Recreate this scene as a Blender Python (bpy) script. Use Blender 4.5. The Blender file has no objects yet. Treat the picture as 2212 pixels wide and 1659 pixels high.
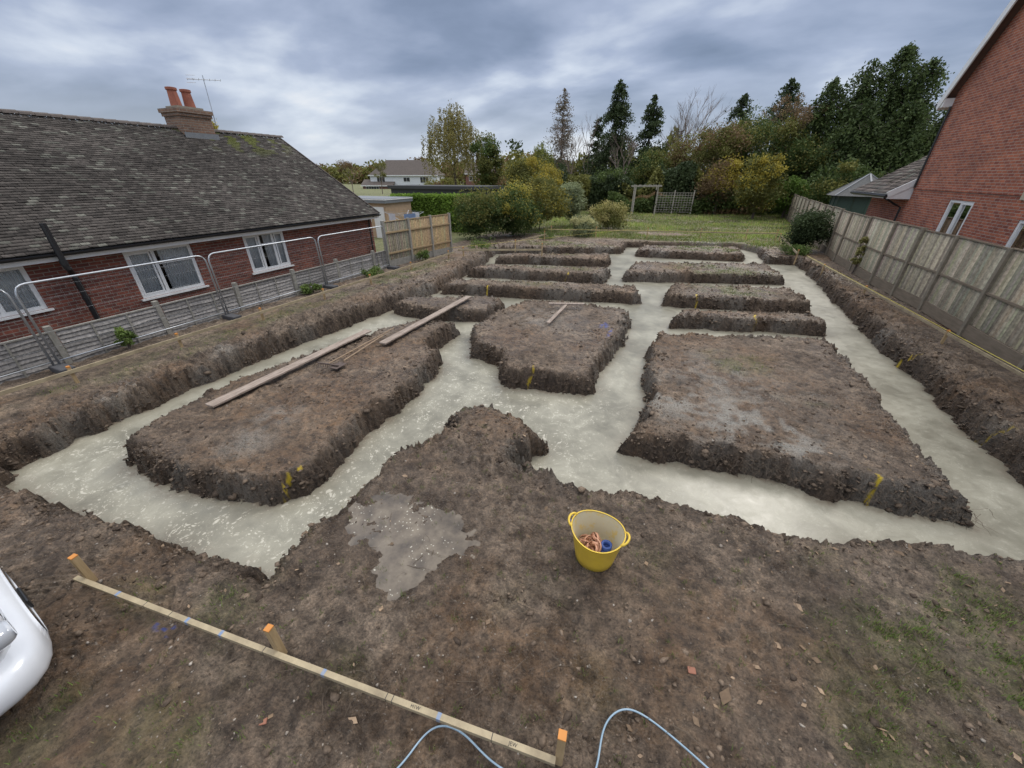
import bpy, math, numpy as np, random
from mathutils import Vector, Matrix
random.seed(7); rng=np.random.default_rng(7)
SC=bpy.context.scene
COL=SC.collection
# ------------------------------------------------------------------ noise
def _h(ix,iy,s):
    n=(ix*374761393+iy*668265263+s*974634777)&0xffffffff
    n=((n^(n>>13))*1274126177)&0xffffffff
    n=n^(n>>16)
    return (n&0xffffff)/float(0xffffff)
def vn(x,y,s=0):
    x=np.asarray(x,float);y=np.asarray(y,float)
    fx=np.floor(x);fy=np.floor(y);ix=fx.astype(np.int64);iy=fy.astype(np.int64)
    u=x-fx;v=y-fy;u=u*u*(3-2*u);v=v*v*(3-2*v)
    a=_h(ix,iy,s);b=_h(ix+1,iy,s);c=_h(ix,iy+1,s);d=_h(ix+1,iy+1,s)
    return (a*(1-u)+b*u)*(1-v)+(c*(1-u)+d*u)*v
def fbm(x,y,f,o=3,s=0):
    r=0;a=1;t=0
    for i in range(o):
        r=r+a*(vn(x*f+i*17.3,y*f-i*9.1,s+i)*2-1);t+=a;a*=.5;f*=2.1
    return r/t
def sst(a,b,x):
    t=np.clip((x-a)/(b-a),0,1);return t*t*(3-2*t)
# ------------------------------------------------------------------ materials
def newmat(name):
    m=bpy.data.materials.new(name);m.use_nodes=True
    nt=m.node_tree;return m,nt,nt.nodes['Principled BSDF']
def N(nt,t,**k):
    n=nt.nodes.new(t)
    for a,b in k.items():setattr(n,a,b)
    return n
def noise(nt,vec,scale,detail=4,rough=.55):
    n=N(nt,'ShaderNodeTexNoise');n.inputs['Scale'].default_value=scale
    n.inputs['Detail'].default_value=detail;n.inputs['Roughness'].default_value=rough
    if vec is not None:nt.links.new(vec,n.inputs['Vector'])
    return n.outputs['Fac']
def ramp(nt,fac,stops):
    r=N(nt,'ShaderNodeValToRGB');el=r.color_ramp.elements
    while len(el)<len(stops):el.new(.5)
    for e,(p,c) in zip(el,stops):
        e.position=p;e.color=(c[0],c[1],c[2],1) if hasattr(c,'__len__') else (c,c,c,1)
    nt.links.new(fac,r.inputs[0]);return r.outputs[0]
def mix(nt,fac,a,b,bt='MIX'):
    n=N(nt,'ShaderNodeMix',data_type='RGBA',blend_type=bt)
    for s,i in ((fac,0),(a,6),(b,7)):
        if hasattr(s,'links') or hasattr(s,'is_linked'):nt.links.new(s,n.inputs[i])
        elif i==0:n.inputs[0].default_value=s
        else:n.inputs[i].default_value=(s[0],s[1],s[2],1)
    return n.outputs[2]
def math_(nt,op,a,b=0):
    n=N(nt,'ShaderNodeMath',operation=op)
    for s,i in ((a,0),(b,1)):
        if hasattr(s,'is_linked'):nt.links.new(s,n.inputs[i])
        else:n.inputs[i].default_value=s
    return n.outputs[0]
def bump(nt,bs,h,st,dist=.02):
    b=N(nt,'ShaderNodeBump');b.inputs['Strength'].default_value=st;b.inputs['Distance'].default_value=dist
    nt.links.new(h,b.inputs['Height']);nt.links.new(b.outputs[0],bs.inputs['Normal'])
def simple(name,c1,c2=None,scale=5,rough=.7,metal=0,bmp=0,stretch=None,spec=None,coat=0):
    m,nt,bs=newmat(name)
    tc=N(nt,'ShaderNodeTexCoord');v=tc.outputs['Object']
    if stretch:
        mp=N(nt,'ShaderNodeMapping');mp.inputs['Scale'].default_value=stretch
        nt.links.new(v,mp.inputs[0]);v=mp.outputs[0]
    if c2 is None:c2=tuple(x*.8 for x in c1)
    f=noise(nt,v,scale,6,.65)
    nt.links.new(ramp(nt,f,[(.3,c2),(.7,c1)]),bs.inputs['Base Color'])
    bs.inputs['Roughness'].default_value=rough;bs.inputs['Metallic'].default_value=metal
    if coat:bs.inputs['Coat Weight'].default_value=coat
    if bmp:bump(nt,bs,noise(nt,v,scale*4,4),bmp)
    return m
def brickmat(name,c1,c2,mortar):
    m,nt,bs=newmat(name)
    uv=N(nt,'ShaderNodeTexCoord').outputs['UV']
    b=N(nt,'ShaderNodeTexBrick');b.inputs['Scale'].default_value=1
    b.inputs['Brick Width'].default_value=.225;b.inputs['Row Height'].default_value=.075
    b.inputs['Mortar Size'].default_value=.008;b.inputs['Mortar Smooth'].default_value=.2;b.inputs['Bias'].default_value=-.1
    b.inputs['Color1'].default_value=(*c1,1);b.inputs['Color2'].default_value=(*c2,1);b.inputs['Mortar'].default_value=(*mortar,1)
    nt.links.new(uv,b.inputs['Vector'])
    f=noise(nt,uv,1.2,5);f2=noise(nt,uv,9,4)
    c=mix(nt,.7,b.outputs[0],ramp(nt,f,[(.3,(.6,.6,.62)),(.7,(1.1,1.05,1))]),'MULTIPLY')
    c=mix(nt,.5,c,ramp(nt,f2,[(.3,(.5,.45,.45)),(.6,(1,1,1)),(.8,(1.4,1.25,1.1))]),'MULTIPLY')
    nt.links.new(c,bs.inputs['Base Color']);bs.inputs['Roughness'].default_value=.88
    bump(nt,bs,math_(nt,'SUBTRACT',math_(nt,'MULTIPLY',f2,.3),b.outputs['Fac']),.6,.008)
    return m
def attrmat(name,attr='Col',rough=.75,scale=6,trans=0,amt=.6):
    m,nt,bs=newmat(name)
    a=N(nt,'ShaderNodeAttribute',attribute_name=attr)
    f=noise(nt,N(nt,'ShaderNodeTexCoord').outputs['Object'],scale,4)
    c=mix(nt,amt,a.outputs[0],ramp(nt,f,[(.3,(.55,.55,.55)),(.7,(1.3,1.3,1.3))]),'MULTIPLY')
    nt.links.new(c,bs.inputs['Base Color']);bs.inputs['Roughness'].default_value=rough
    bs.inputs['Specular IOR Level'].default_value=.25
    if trans:
        tr=N(nt,'ShaderNodeBsdfTranslucent');nt.links.new(c,tr.inputs[0])
        mx=N(nt,'ShaderNodeMixShader');mx.inputs[0].default_value=trans
        nt.links.new(bs.outputs[0],mx.inputs[1]);nt.links.new(tr.outputs[0],mx.inputs[2])
        nt.links.new(mx.outputs[0],nt.nodes['Material Output'].inputs[0])
    return m
# ------------------------------------------------------------------ mesh helpers
def empty(name,loc=(0,0,0)):
    o=bpy.data.objects.new(name,None);COL.objects.link(o);o.location=loc;o.empty_display_size=.2;return o
def rawmesh(name,V,F,mat,parent=None,col=None,smooth=False):
    V=np.asarray(V,np.float32);F=np.asarray(F,np.int32);k=F.shape[1]
    me=bpy.data.meshes.new(name)
    me.vertices.add(len(V));me.vertices.foreach_set('co',V.ravel())
    me.loops.add(F.size);me.loops.foreach_set('vertex_index',F.ravel())
    me.polygons.add(len(F));me.polygons.foreach_set('loop_start',np.arange(0,F.size,k,dtype=np.int32))
    me.polygons.foreach_set('loop_total',np.full(len(F),k,np.int32))
    if smooth:me.polygons.foreach_set('use_smooth',np.ones(len(F),bool))
    me.update(calc_edges=True)
    if col is not None:
        ca=me.color_attributes.new('Col','FLOAT_COLOR','POINT')
        c=np.ones((len(V),4),np.float32);c[:,:3]=col;ca.data.foreach_set('color',c.ravel())
    if mat:me.materials.append(mat)
    o=bpy.data.objects.new(name,me);COL.objects.link(o)
    if parent:o.parent=parent
    return o
class B:
    def __init__(s,name,mats):
        s.n=name;s.m=mats if isinstance(mats,(list,tuple)) else [mats];s.v=[];s.f=[];s.mi=[];s.uv=[]
    def face(s,pts,m=0,uv=None):
        i=len(s.v);s.v+= [tuple(p) for p in pts];s.f.append(tuple(range(i,i+len(pts))));s.mi.append(m)
        if uv is None:
            a=Vector(pts[0]);n=(Vector(pts[1])-a).cross(Vector(pts[2])-a);n=[abs(q) for q in n];k=n.index(max(n))
            uv=[((p[1],p[2]) if k==0 else (p[0],p[2]) if k==1 else (p[0],p[1])) for p in pts]
        s.uv+=uv
    def box(s,x0,x1,y0,y1,z0,z1,m=0,M=None):
        c=[(x,y,z) for z in(z0,z1) for y in(y0,y1) for x in(x0,x1)]
        if M is not None:c=[tuple(M@Vector(p)) for p in c]
        for q in((0,2,3,1),(4,5,7,6),(0,1,5,4),(2,6,7,3),(0,4,6,2),(1,3,7,5)):s.face([c[i] for i in q],m)
    def beam(s,a,b,w,h,m=0,up=(0,0,1)):
        a=Vector(a);b=Vector(b);d=(b-a);L=d.length;d.normalize();u=Vector(up)
        if abs(d.dot(u))>.98:u=Vector((1,0,0))
        r=d.cross(u).normalized();u=r.cross(d)
        M=Matrix((( r.x,d.x,u.x,a.x),(r.y,d.y,u.y,a.y),(r.z,d.z,u.z,a.z),(0,0,0,1)))
        s.box(-w/2,w/2,0,L,-h/2,h/2,m,M)
    def tube(s,pts,rad,m=0,n=6,cap=True):
        pts=[Vector(p) for p in pts]
        if not hasattr(rad,'__len__'):rad=[rad]*len(pts)
        rings=[]
        for i,p in enumerate(pts):
            d=(pts[min(i+1,len(pts)-1)]-pts[max(i-1,0)]).normalized()
            u=Vector((0,0,1)) if abs(d.z)<.9 else Vector((1,0,0))
            r=d.cross(u).normalized();w=r.cross(d)
            rings.append([p+(r*math.cos(t)+w*math.sin(t))*rad[i] for t in [2*math.pi*k/n for k in range(n)]])
        for a,b in zip(rings,rings[1:]):
            for k in range(n):s.face([a[k],a[(k+1)%n],b[(k+1)%n],b[k]],m)
        if cap:s.face(rings[-1],m);s.face(rings[0][::-1],m)
    def make(s,parent=None,smooth=False,bevel=0):
        me=bpy.data.meshes.new(s.n);me.from_pydata(s.v,[],s.f)
        for m in s.m:me.materials.append(m)
        me.polygons.foreach_set('material_index',s.mi)
        u=me.uv_layers.new(name='UVMap');u.data.foreach_set('uv',np.array(s.uv,np.float32).ravel())
        if smooth:me.polygons.foreach_set('use_smooth',[True]*len(s.f))
        me.update()
        o=bpy.data.objects.new(s.n,me);COL.objects.link(o)
        if parent:o.parent=parent
        if bevel or smooth:
            w=o.modifiers.new('w','WELD');w.merge_threshold=.0005
        if bevel:
            b=o.modifiers.new('b','BEVEL');b.width=bevel;b.segments=2
        return o
# ------------------------------------------------------------------ camera
cam=bpy.data.objects.new('camera',bpy.data.cameras.new('camera'));COL.objects.link(cam)
cam.location=(0,0,3.4);cam.rotation_euler=(math.radians(61.24),0,math.radians(22.85))
cam.data.lens=13.35;cam.data.clip_end=3000;cam.data.clip_start=.05;SC.camera=cam
# ------------------------------------------------------------------ world
SC.view_settings.view_transform='Standard';SC.view_settings.look='None';SC.view_settings.exposure=0
w=bpy.data.worlds.new('World');SC.world=w;w.use_nodes=True;nt=w.node_tree
bg=nt.nodes['Background'];out=nt.nodes['World Output']
sky=N(nt,'ShaderNodeTexSky',sky_type='NISHITA',sun_disc=False)
sky.sun_elevation=math.radians(40);sky.sun_rotation=math.radians(200)
nt.links.new(sky.outputs[0],bg.inputs[0]);bg.inputs[1].default_value=.1
tc=N(nt,'ShaderNodeTexCoord');sp=N(nt,'ShaderNodeSeparateXYZ');nt.links.new(tc.outputs['Generated'],sp.inputs[0])
z=math_(nt,'MAXIMUM',sp.outputs[2],0.0);zz=math_(nt,'ADD',z,.22)
cb=N(nt,'ShaderNodeCombineXYZ')
nt.links.new(math_(nt,'DIVIDE',sp.outputs[0],zz),cb.inputs[0]);nt.links.new(math_(nt,'DIVIDE',sp.outputs[1],zz),cb.inputs[1])
mp=N(nt,'ShaderNodeMapping');mp.inputs['Rotation'].default_value=(0,0,math.radians(25));mp.inputs['Scale'].default_value=(.9,1.15,1)
mp.inputs['Location'].default_value=(5.3,2.4,0)
nt.links.new(cb.outputs[0],mp.inputs[0])
n1=N(nt,'ShaderNodeTexNoise');n1.inputs['Scale'].default_value=1.25;n1.inputs['Detail'].default_value=6;n1.inputs['Roughness'].default_value=.48;n1.inputs['Distortion'].default_value=.15
nt.links.new(mp.outputs[0],n1.inputs['Vector'])
n2=noise(nt,mp.outputs[0],.55,2)
f=math_(nt,'ADD',math_(nt,'MULTIPLY',n1.outputs[0],.6),math_(nt,'MULTIPLY',n2,.4))
cc=ramp(nt,f,[(.38,(.18,.235,.345)),(.45,(.265,.33,.47)),(.52,(.42,.49,.65)),(.58,(.68,.75,.87)),(.63,(.92,.94,.98))])
bz=N(nt,'ShaderNodeMapRange');bz.inputs[1].default_value=.45;bz.inputs[2].default_value=.95;bz.inputs[3].default_value=1;bz.inputs[4].default_value=4.9
nt.links.new(z,bz.inputs[0])
hz=N(nt,'ShaderNodeMapRange');hz.inputs[1].default_value=.0;hz.inputs[2].default_value=.18;hz.inputs[3].default_value=.6;hz.inputs[4].default_value=0
nt.links.new(z,hz.inputs[0])
cc=mix(nt,hz.outputs[0],cc,(.74,.80,.88))
wm=N(nt,'ShaderNodeMapRange');wm.inputs[1].default_value=.5;wm.inputs[2].default_value=.9;nt.links.new(z,wm.inputs[0])
cc=mix(nt,math_(nt,'MULTIPLY',wm.outputs[0],.85),cc,(.55,.53,.50))
cl=N(nt,'ShaderNodeBackground');nt.links.new(cc,cl.inputs[0]);nt.links.new(bz.outputs[0],cl.inputs[1])
ms=N(nt,'ShaderNodeMixShader');ms.inputs[0].default_value=.9
nt.links.new(bg.outputs[0],ms.inputs[1]);nt.links.new(cl.outputs[0],ms.inputs[2]);nt.links.new(ms.outputs[0],out.inputs[0])
sl=bpy.data.lights.new('sun','SUN');sl.energy=1.4;sl.angle=math.radians(16);sl.color=(1,.95,.87)
so=bpy.data.objects.new('sun',sl);COL.objects.link(so);so.rotation_euler=(math.radians(50),0,math.radians(160))
# ------------------------------------------------------------------ site survey (world metres)
OUT=[(-8.31,1.0),(-8.39,1.84),(-8.38,2.66),(-8.56,3.79),(-8.47,5.17),(-8.33,6.82),(-8.08,9.41),(-7.9,11.8),(-8.2,14.1),(-8.75,17.5),(-9.3,19.6),
(-2.95,22.2),(-2.95,24.6),(3.2,26.6),(4.0,25.4),(4.0,22.3),(5.3,22.4),(5.4,21.2),(5.25,16.6),(5.1,13.5),(5.1,10.9),(5.1,9.3),(5.0,7.6),(5.0,4.6),
(3.8,4.4),(3.4,4.3),(2.8,4.2),(2.4,4.05),(1.9,3.87),(1.5,3.84),(1.2,3.9),(.8,3.8),(.41,3.89),(.04,3.82),(-.29,3.72),(-.73,3.58),(-1.2,3.71),(-1.59,3.75),(-1.6,4.03),(-1.38,4.42),(-1.72,4.53),(-1.98,4.78),(-2.43,4.85),(-2.78,4.67),(-2.99,4.35),(-2.72,3.98),(-2.97,3.62),(-3.18,3.25),(-3.18,2.78),(-3.13,2.32),(-3.13,1.83),(-3.18,1.46),(-3.14,1.25),(-3.58,1.21),(-3.98,1.19),(-4.74,1.12),(-5.56,1.02),(-6.32,.93),(-7.17,.87)]
ISL=[
[(-7.15,2.1),(-7.3,2.7),(-7.35,3.3),(-7.4,4.0),(-7.2,4.9),(-6.9,6.1),(-6.6,7.3),(-6.1,8.05),(-5.2,8.15),(-5.05,8.2),(-5.0,6.8),(-4.5,6.6),(-4.2,5.2),(-4.25,3.8),(-4.1,3.2),(-4.0,2.6),(-4.3,2.05),(-5.8,1.85),(-7.0,1.8)],
[(-7.8,9.1),(-7.8,9.8),(-6.4,10.3),(-5.3,10.8),(-4.7,10.5),(-4.8,9.5),(-6.1,9.0)],
[(-4.3,10.4),(-4.1,10.9),(-2.5,11.2),(-1.1,11.3),(-1.0,10.8),(-1.0,9.2),(-1.1,7.6),(-1.1,6.5),(-1.8,6.3),(-2.8,6.2),(-3.2,7.0),(-4.1,7.2),(-4.6,8.2)],
[(-7.6,11.6),(-7.5,12.5),(-3.1,13.6),(-1.1,14.1),(-.9,13.1),(-2.8,12.6)],
[(-8.0,14.25),(-7.8,15.2),(-2.5,16.8),(-2.6,15.3)],
[(-8.1,17.2),(-8.0,18.1),(-3.1,20.0),(-3.0,18.5)],
[(-.2,8.9),(0,9.5),(2.2,10.3),(3.6,10.7),(3.8,9.2),(3.75,7.4),(3.75,6.1),(3.9,5.2),(3.0,5.1),(1.6,5.1),(.2,4.9),(-.2,4.9),(-.05,5.6),(-.1,6.9)],
[(.15,11.05),(.4,11.75),(3.6,12.8),(3.95,12.5),(3.9,11.9),(2.6,11.8)],
[(-.1,13.1),(0,14.9),(3.8,15.9),(4.0,14.0),(1.3,13.4)],
[(-1.85,16.0),(-1.8,18.4),(3.6,20.2),(4.0,17.9)],
[(-2.0,21.7),(-1.9,23.6),(3.0,25.1),(2.95,22.4)],
]
segs=[]
for pg in [OUT]+ISL:
    for i in range(len(pg)):segs.append((*pg[i],*pg[(i+1)%len(pg)]))
def sdf(x,y):
    best=np.full(x.shape,1e9);par=np.zeros(x.shape,bool)
    for ax,ay,bx,by in segs:
        dx=bx-ax;dy=by-ay;t=np.clip(((x-ax)*dx+(y-ay)*dy)/(dx*dx+dy*dy),0,1)
        d=(x-ax-t*dx)**2+(y-ay-t*dy)**2;np.minimum(best,d,out=best)
        if dy!=0:
            c=((ay>y)!=(by>y))&(x<(dx*(y-ay)/dy+ax));par^=c
    d=np.sqrt(best);return np.where(par,d,-d)
def axis(parts):
    r=[]
    for a,b,s0,s1 in parts:
        v=a;r.append(a)
        while True:
            k=(v-a)/(b-a);v+=s0+(s1-s0)*k
            if v>=b-1e-6:break
            r.append(v)
    r.append(parts[-1][1]);return np.array(r)
xs=axis([(-700,-30,60,6),(-30,-11.4,2,.1),(-11.4,-8.9,.05,.022),(-8.9,5.4,.0185,.0185),(5.4,7.5,.03,.1),(7.5,30,.1,2),(30,700,5,60)])
ys=axis([(-60,-1.2,8,.2),(-1.2,0.3,.04,.014),(.3,5.5,.012,.018),(5.5,27,.018,.07),(27,60,.1,1),(60,900,2,60)])
NX,NY=len(xs),len(ys)
X,Y=np.meshgrid(xs,ys)
S=np.full(X.shape,-9.)
msk=(X>-10.8)&(X<6.2)&(Y>.2)&(Y<28)
mx_=X[msk];my_=Y[msk]
am=.03+.15*sst(.3,.85,vn(mx_*1.1,my_*1.1,91))
wx=.09*fbm(mx_,my_,1.2,2,3)+am*fbm(mx_,my_,3.8,4,5);wy=.09*fbm(mx_,my_,1.2,2,13)+am*fbm(mx_,my_,3.8,4,15)
S[msk]=sdf(mx_+wx,my_+wy)+.012*fbm(mx_,my_,21,2,6)
fine=(X>-12)&(X<9)&(Y>-2)&(Y<32)
Zb=np.zeros(X.shape)
fx,fy=X[fine],Y[fine];fs=S[fine]
fade=sst(27,20,fy)
r0=fbm(fx,fy,.7,3,1);r1=fbm(fx,fy,3.2,3,2)*sst(32,25,fy);r2=fbm(fx,fy,13,3,4)*fade
r3=np.abs(fbm(fx+.1*r2,fy-.1*r2,7,3,8))*fade;r4=np.abs(fbm(fx,fy,24,2,9))*sst(14,5,fy)
r5=(1-np.abs(fbm(fx+.15*r1,fy,4.5,4,19))*2.2)*fade
edge=np.exp(-np.clip(-fs,0,9)/.3)
lump=sst(.35,.75,vn(fx*1.3,fy*1.3,93))
zb=.03*r0+.024*r1+.016*r2+.018*(r4-.2)+.028*(r5-.3)*(.3+lump)+edge*(.10*(r3-.15)+.03*r1)
rough=((fx<-8.0)&(fs<0)).astype(float)*sst(-9.9,-9.1,fx)+((fx>5.0)).astype(float)*sst(6.3,5.8,fx)
zb+=rough*(.13*r3+.05*r1)
zb+=.08*np.exp(-(((fx+2.2)/.6)**2+((fy-4.3)/.5)**2))*(1+r1)+.05*np.exp(-(((fx+1.8)/1.2)**2+((fy-3.6)/.35)**2))*(1+2*r3)
# boot prints trodden into the mud
R0=random.Random(11)
for i in range(150):
    px,py=R0.uniform(-4.5,3.5),R0.uniform(.5,3.6)
    if i>95:px,py=R0.uniform(-6.5,3.5),R0.uniform(3,9)
    a=R0.uniform(0,3.14);c_,s_=math.cos(a),math.sin(a)
    k=(np.abs(fx-px)<.25)&(np.abs(fy-py)<.25)
    lx=(fx[k]-px)*c_+(fy[k]-py)*s_;ly=-(fx[k]-px)*s_+(fy[k]-py)*c_
    q=(lx/.14)**4+(ly/(.052+.012*np.sign(lx)))**4
    zb[k]+=-.022*np.exp(-q)*(1+.3*np.sin(lx*160))+.010*np.exp(-(q-1.8)**2)
for (tx,w_) in((-4.9,.24),(-3.95,.2)):
    q=(fx-tx-.25*fy)/w_;tr=np.exp(-q**4)*sst(.95,.7,fy);zb+=tr*(-.03+.03*np.abs(((fy+np.abs(fx-tx-.25*fy)*.8)*11)%1-.5)*2)
def pud(cx,cy,rx,ry,x,y):return 1-((x-cx)/rx)**2-((y-cy)/ry)**2
PW=.65*fbm(fx,fy,2.6,4,21)+.35*fbm(fx,fy,8,3,25)
pd=np.maximum(pud(-2.3,2.26,.92,.50,fx,fy),pud(-2.0,1.85,.32,.32,fx,fy))
nearp=sst(-2.5,-.2,pd);zb=zb*(1-nearp)+nearp*(.018*r2+.012*r1+.012*r4)
pdm=sst(-.45,.8,pd+PW);zb-=.048*pdm
wall=sst(-.09,.19,fs+.09*r2+.05*r4+.04*r1)
zb=zb*(1-wall)+wall*(-.66)
zb+=np.where((fs>-.12)&(fs<.2),.08*r2+.07*(r3-.15),0)
Zb[fine]=zb
zgrid=Zb
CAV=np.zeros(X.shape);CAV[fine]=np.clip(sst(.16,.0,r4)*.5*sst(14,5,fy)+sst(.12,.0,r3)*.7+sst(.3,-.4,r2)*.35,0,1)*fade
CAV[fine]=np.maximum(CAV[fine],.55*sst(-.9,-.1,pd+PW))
def gi(A,x,y):
    ix=np.clip(np.searchsorted(xs,x),1,NX-1);iy=np.clip(np.searchsorted(ys,y),1,NY-1)
    return A[iy,ix]
def gz(x,y):return gi(zgrid,x,y)
def gs(x,y):return gi(S,x,y)
GP=[(2.9,3.1,1.3,.9,.65),(2.2,2.0,.7,.7,.6),(3.4,2.0,1.2,1.,.85),(2.6,1.3,.8,.5,.75),(1.9,2.6,.5,.4,.3),(-3.2,.85,.45,.25,.4),(-3.9,.62,.5,.2,.35),(-3.35,-.15,.55,.3,.7),(-2.7,.15,.5,.3,.5),(-2.65,.6,.35,.2,.4),(-1.9,.9,.4,.2,.25),(.2,1.55,.5,.3,.25),(.9,2.7,.6,.4,.2),(.4,2.9,.3,.2,.3),(-.6,1.9,.5,.4,.15),(-3.0,1.3,.2,.2,.4),
(-9.75,4,.6,3.0,.42),(-9.9,8,.5,3,.32),(-9.7,12.5,.7,3.5,.5),(1.6,8.4,.9,.7,.4),(2.4,7.2,.5,.3,.35),(2.0,14.6,1.6,.7,.6),(1.5,18,2.4,1.2,.6),(1,23.5,2.4,1,.8),(-6,19,2,.6,.45),(-5,13,2,.5,.3),(-5,16,2.5,.6,.4),(-6.,22,3,1.2,.6)]
def gmask(x,y):
    g=np.zeros(x.shape)
    for cx,cy,rx,ry,a in GP:
        g=np.maximum(g,a*np.clip(1.15-((x-cx)/rx)**2-((y-cy)/ry)**2,0,1))
    g=g*sst(-.35,.45,fbm(x,y,2.2,4,31)+.1)*1.2
    back=sst(24.,27.5,y+.9*fbm(x,y,.5,2,33));g=np.maximum(g,back*np.clip(.78+.7*fbm(x,y,.6,3,35),.25,1))
    g=np.where(((x+1.2)/1.9)**2+((y-28.6)/1.0)**2<1+.5*fbm(x,y,1.5,2,37),.05,g)
    g=np.maximum(g,sst(-11.6,-13,x));g=np.maximum(g,sst(7,8,x))
    return np.clip(g,0,1)
G=np.ones(X.shape);G[fine]=gmask(fx,fy)*(fs<-.06)*np.where(fy<6,.6,1)
bk=(Y>=32)&(Y<60)&(np.abs(X)<20);G[bk]=gmask(X[bk],Y[bk])
CLAY=np.zeros(X.shape);CLAY[fine]=np.clip(sst(.05,.5,fbm(fx,fy,.9,3,41))*.6+wall*sst(-.1,.4,fbm(fx,fy,1.5,2,42))*.6,0,1)
for cx,cy,r,a in [(-5.2,3.8,1.2,1.),(-4.3,3.4,.6,1),(-6.2,3.3,.8,.8),(.6,1.9,.5,.8),(1.2,6.3,.9,.7),(-5.6,5.8,.9,.9),(-3.2,8,.8,.7),(-9,14,1,.6),(-4.3,1.2,.3,1.)]:
    CLAY=np.maximum(CLAY,a*np.exp(-((X-cx)**2+(Y-cy)**2)/r**2)*(.5+.7*vn(X*3,Y*3,44)))
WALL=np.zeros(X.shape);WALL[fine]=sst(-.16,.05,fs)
YEL=np.zeros(X.shape)
for cx,cy,r in [(-4.15,2.35,.020),(2.87,5.12,.024),(4.98,10.3,.03),(4.93,7.3,.03),(2.25,11.85,.03),(.8,13.4,.03),(-5.99,12.0,.03),(-3.96,15.0,.03),(-2.26,6.35,.012)]:
    wv=.03*np.sin((Y-cy)*19+cx)
    YEL=np.maximum(YEL,np.exp(-((X-cx+wv)/r)**4)*np.exp(-((Y-cy)/.2)**4) if cx<4.9 else np.exp(-((X-cx)/.2)**4)*np.exp(-((Y-cy+.05*np.sin(X*15))/r)**4))
YEL*=(vn(X*34,Y*34,7)>.42)
BLU=np.zeros(X.shape)
for cx,cy,rx,ry in [(-1.42,9.5,.13,.25),(-1.2,9.0,.05,.4),(-3.45,.55,.2,.06)]:
    BLU=np.maximum(BLU,.6*np.clip(1.2-((X-cx)/rx)**2-((Y-cy)/ry)**2,0,1)*(vn(X*26,Y*26,8)>.58))
PALE=np.zeros(X.shape);PALE[fine]=np.exp(-((fs+.0)/.14)**2)*sst(.0,.5,fbm(fx,fy,1.1,2,51))*.4
for cx,cy,r,a in [(1.3,6.1,.9,.9),(2.1,5.6,.4,1.),(1.9,5.95,.5,1.),(.4,6.3,.7,.9),(1.2,7.2,1.1,.5),(.5,8.2,.6,.3),(-8.75,4.5,.3,.5),(-8.8,3,.3,.6),(-8.6,2.5,.25,.6),(-5.5,3.2,.4,.5),(-5.3,2.6,.4,.5),(-3,9.5,.8,.4),(3.2,18.5,1,.4)]:
    PALE=np.maximum(PALE,a*np.exp(-((X-cx)**2+(Y-cy)**2)/r**2)*sst(.3,.65,vn(X*9,Y*9,54)*.5+.5*vn(X*2.6,Y*2.6,55)))
WET=np.zeros(X.shape);WET[fine]=np.clip(nearp*1.2+sst(-.25,.3,fbm(fx,fy,.8,3,61)),0,1)
WET=np.where(Y<27,WET,0)
V=np.stack([X,Y,Zb],-1).reshape(-1,3)
idx=np.arange(NX*NY).reshape(NY,NX)
Fq=np.stack([idx[:-1,:-1],idx[:-1,1:],idx[1:,1:],idx[1:,:-1]],-1).reshape(-1,4)
m,nt,bs=newmat('soil')
tcn=N(nt,'ShaderNodeTexCoord');ob=tcn.outputs['Object']
A=N(nt,'ShaderNodeAttribute',attribute_name='A');Bt=N(nt,'ShaderNodeAttribute',attribute_name='Bm')
sa=N(nt,'ShaderNodeSeparateColor');nt.links.new(A.outputs[0],sa.inputs[0]);sb=N(nt,'ShaderNodeSeparateColor');nt.links.new(Bt.outputs[0],sb.inputs[0])
nA=noise(nt,ob,1.3,8,.65);nB=noise(nt,ob,9,8,.72);nC=noise(nt,ob,50,6,.75);nD=noise(nt,ob,160,3,.7);nE=noise(nt,ob,3.5,6,.7)
base=ramp(nt,nA,[(.32,(.095,.067,.047)),(.5,(.170,.127,.090)),(.68,(.265,.206,.150))])
base=mix(nt,.85,base,ramp(nt,nE,[(.35,(.48,.45,.43)),(.5,(1,1,1)),(.66,(1.35,1.33,1.3))]),'MULTIPLY')
base=mix(nt,.9,base,ramp(nt,nB,[(.34,(.35,.32,.30)),(.5,(1,1,1)),(.66,(1.5,1.46,1.42))]),'MULTIPLY')
base=mix(nt,.9,base,ramp(nt,nC,[(.34,(.35,.33,.32)),(.5,(1,1,1)),(.68,(1.65,1.6,1.55))]),'MULTIPLY')
clay=mix(nt,nB,(.36,.185,.07),(.18,.10,.05))
base=mix(nt,math_(nt,'MULTIPLY',sa.outputs[1],math_(nt,'MULTIPLY',ramp(nt,nB,[(.4,.1),(.58,1.)]),.65)),base,clay)
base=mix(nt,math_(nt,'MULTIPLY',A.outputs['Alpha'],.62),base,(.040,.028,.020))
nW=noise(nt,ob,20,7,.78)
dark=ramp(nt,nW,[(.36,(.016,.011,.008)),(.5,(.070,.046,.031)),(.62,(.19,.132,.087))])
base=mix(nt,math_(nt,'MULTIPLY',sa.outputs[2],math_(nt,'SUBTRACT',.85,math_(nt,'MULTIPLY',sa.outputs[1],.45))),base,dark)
gf=math_(nt,'MULTIPLY',sa.outputs[0],ramp(nt,nB,[(.35,.25),(.6,1.)]))
grs=mix(nt,ramp(nt,nE,[(.35,0.),(.65,1.)]),(.085,.12,.03),(.20,.21,.075));grs=mix(nt,.6,grs,ramp(nt,nC,[(.3,(.5,.5,.5)),(.7,(1.4,1.4,1.3))]),'MULTIPLY')
base=mix(nt,gf,base,grs)
pale=mix(nt,nC,(.24,.23,.20),(.46,.44,.39))
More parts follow.
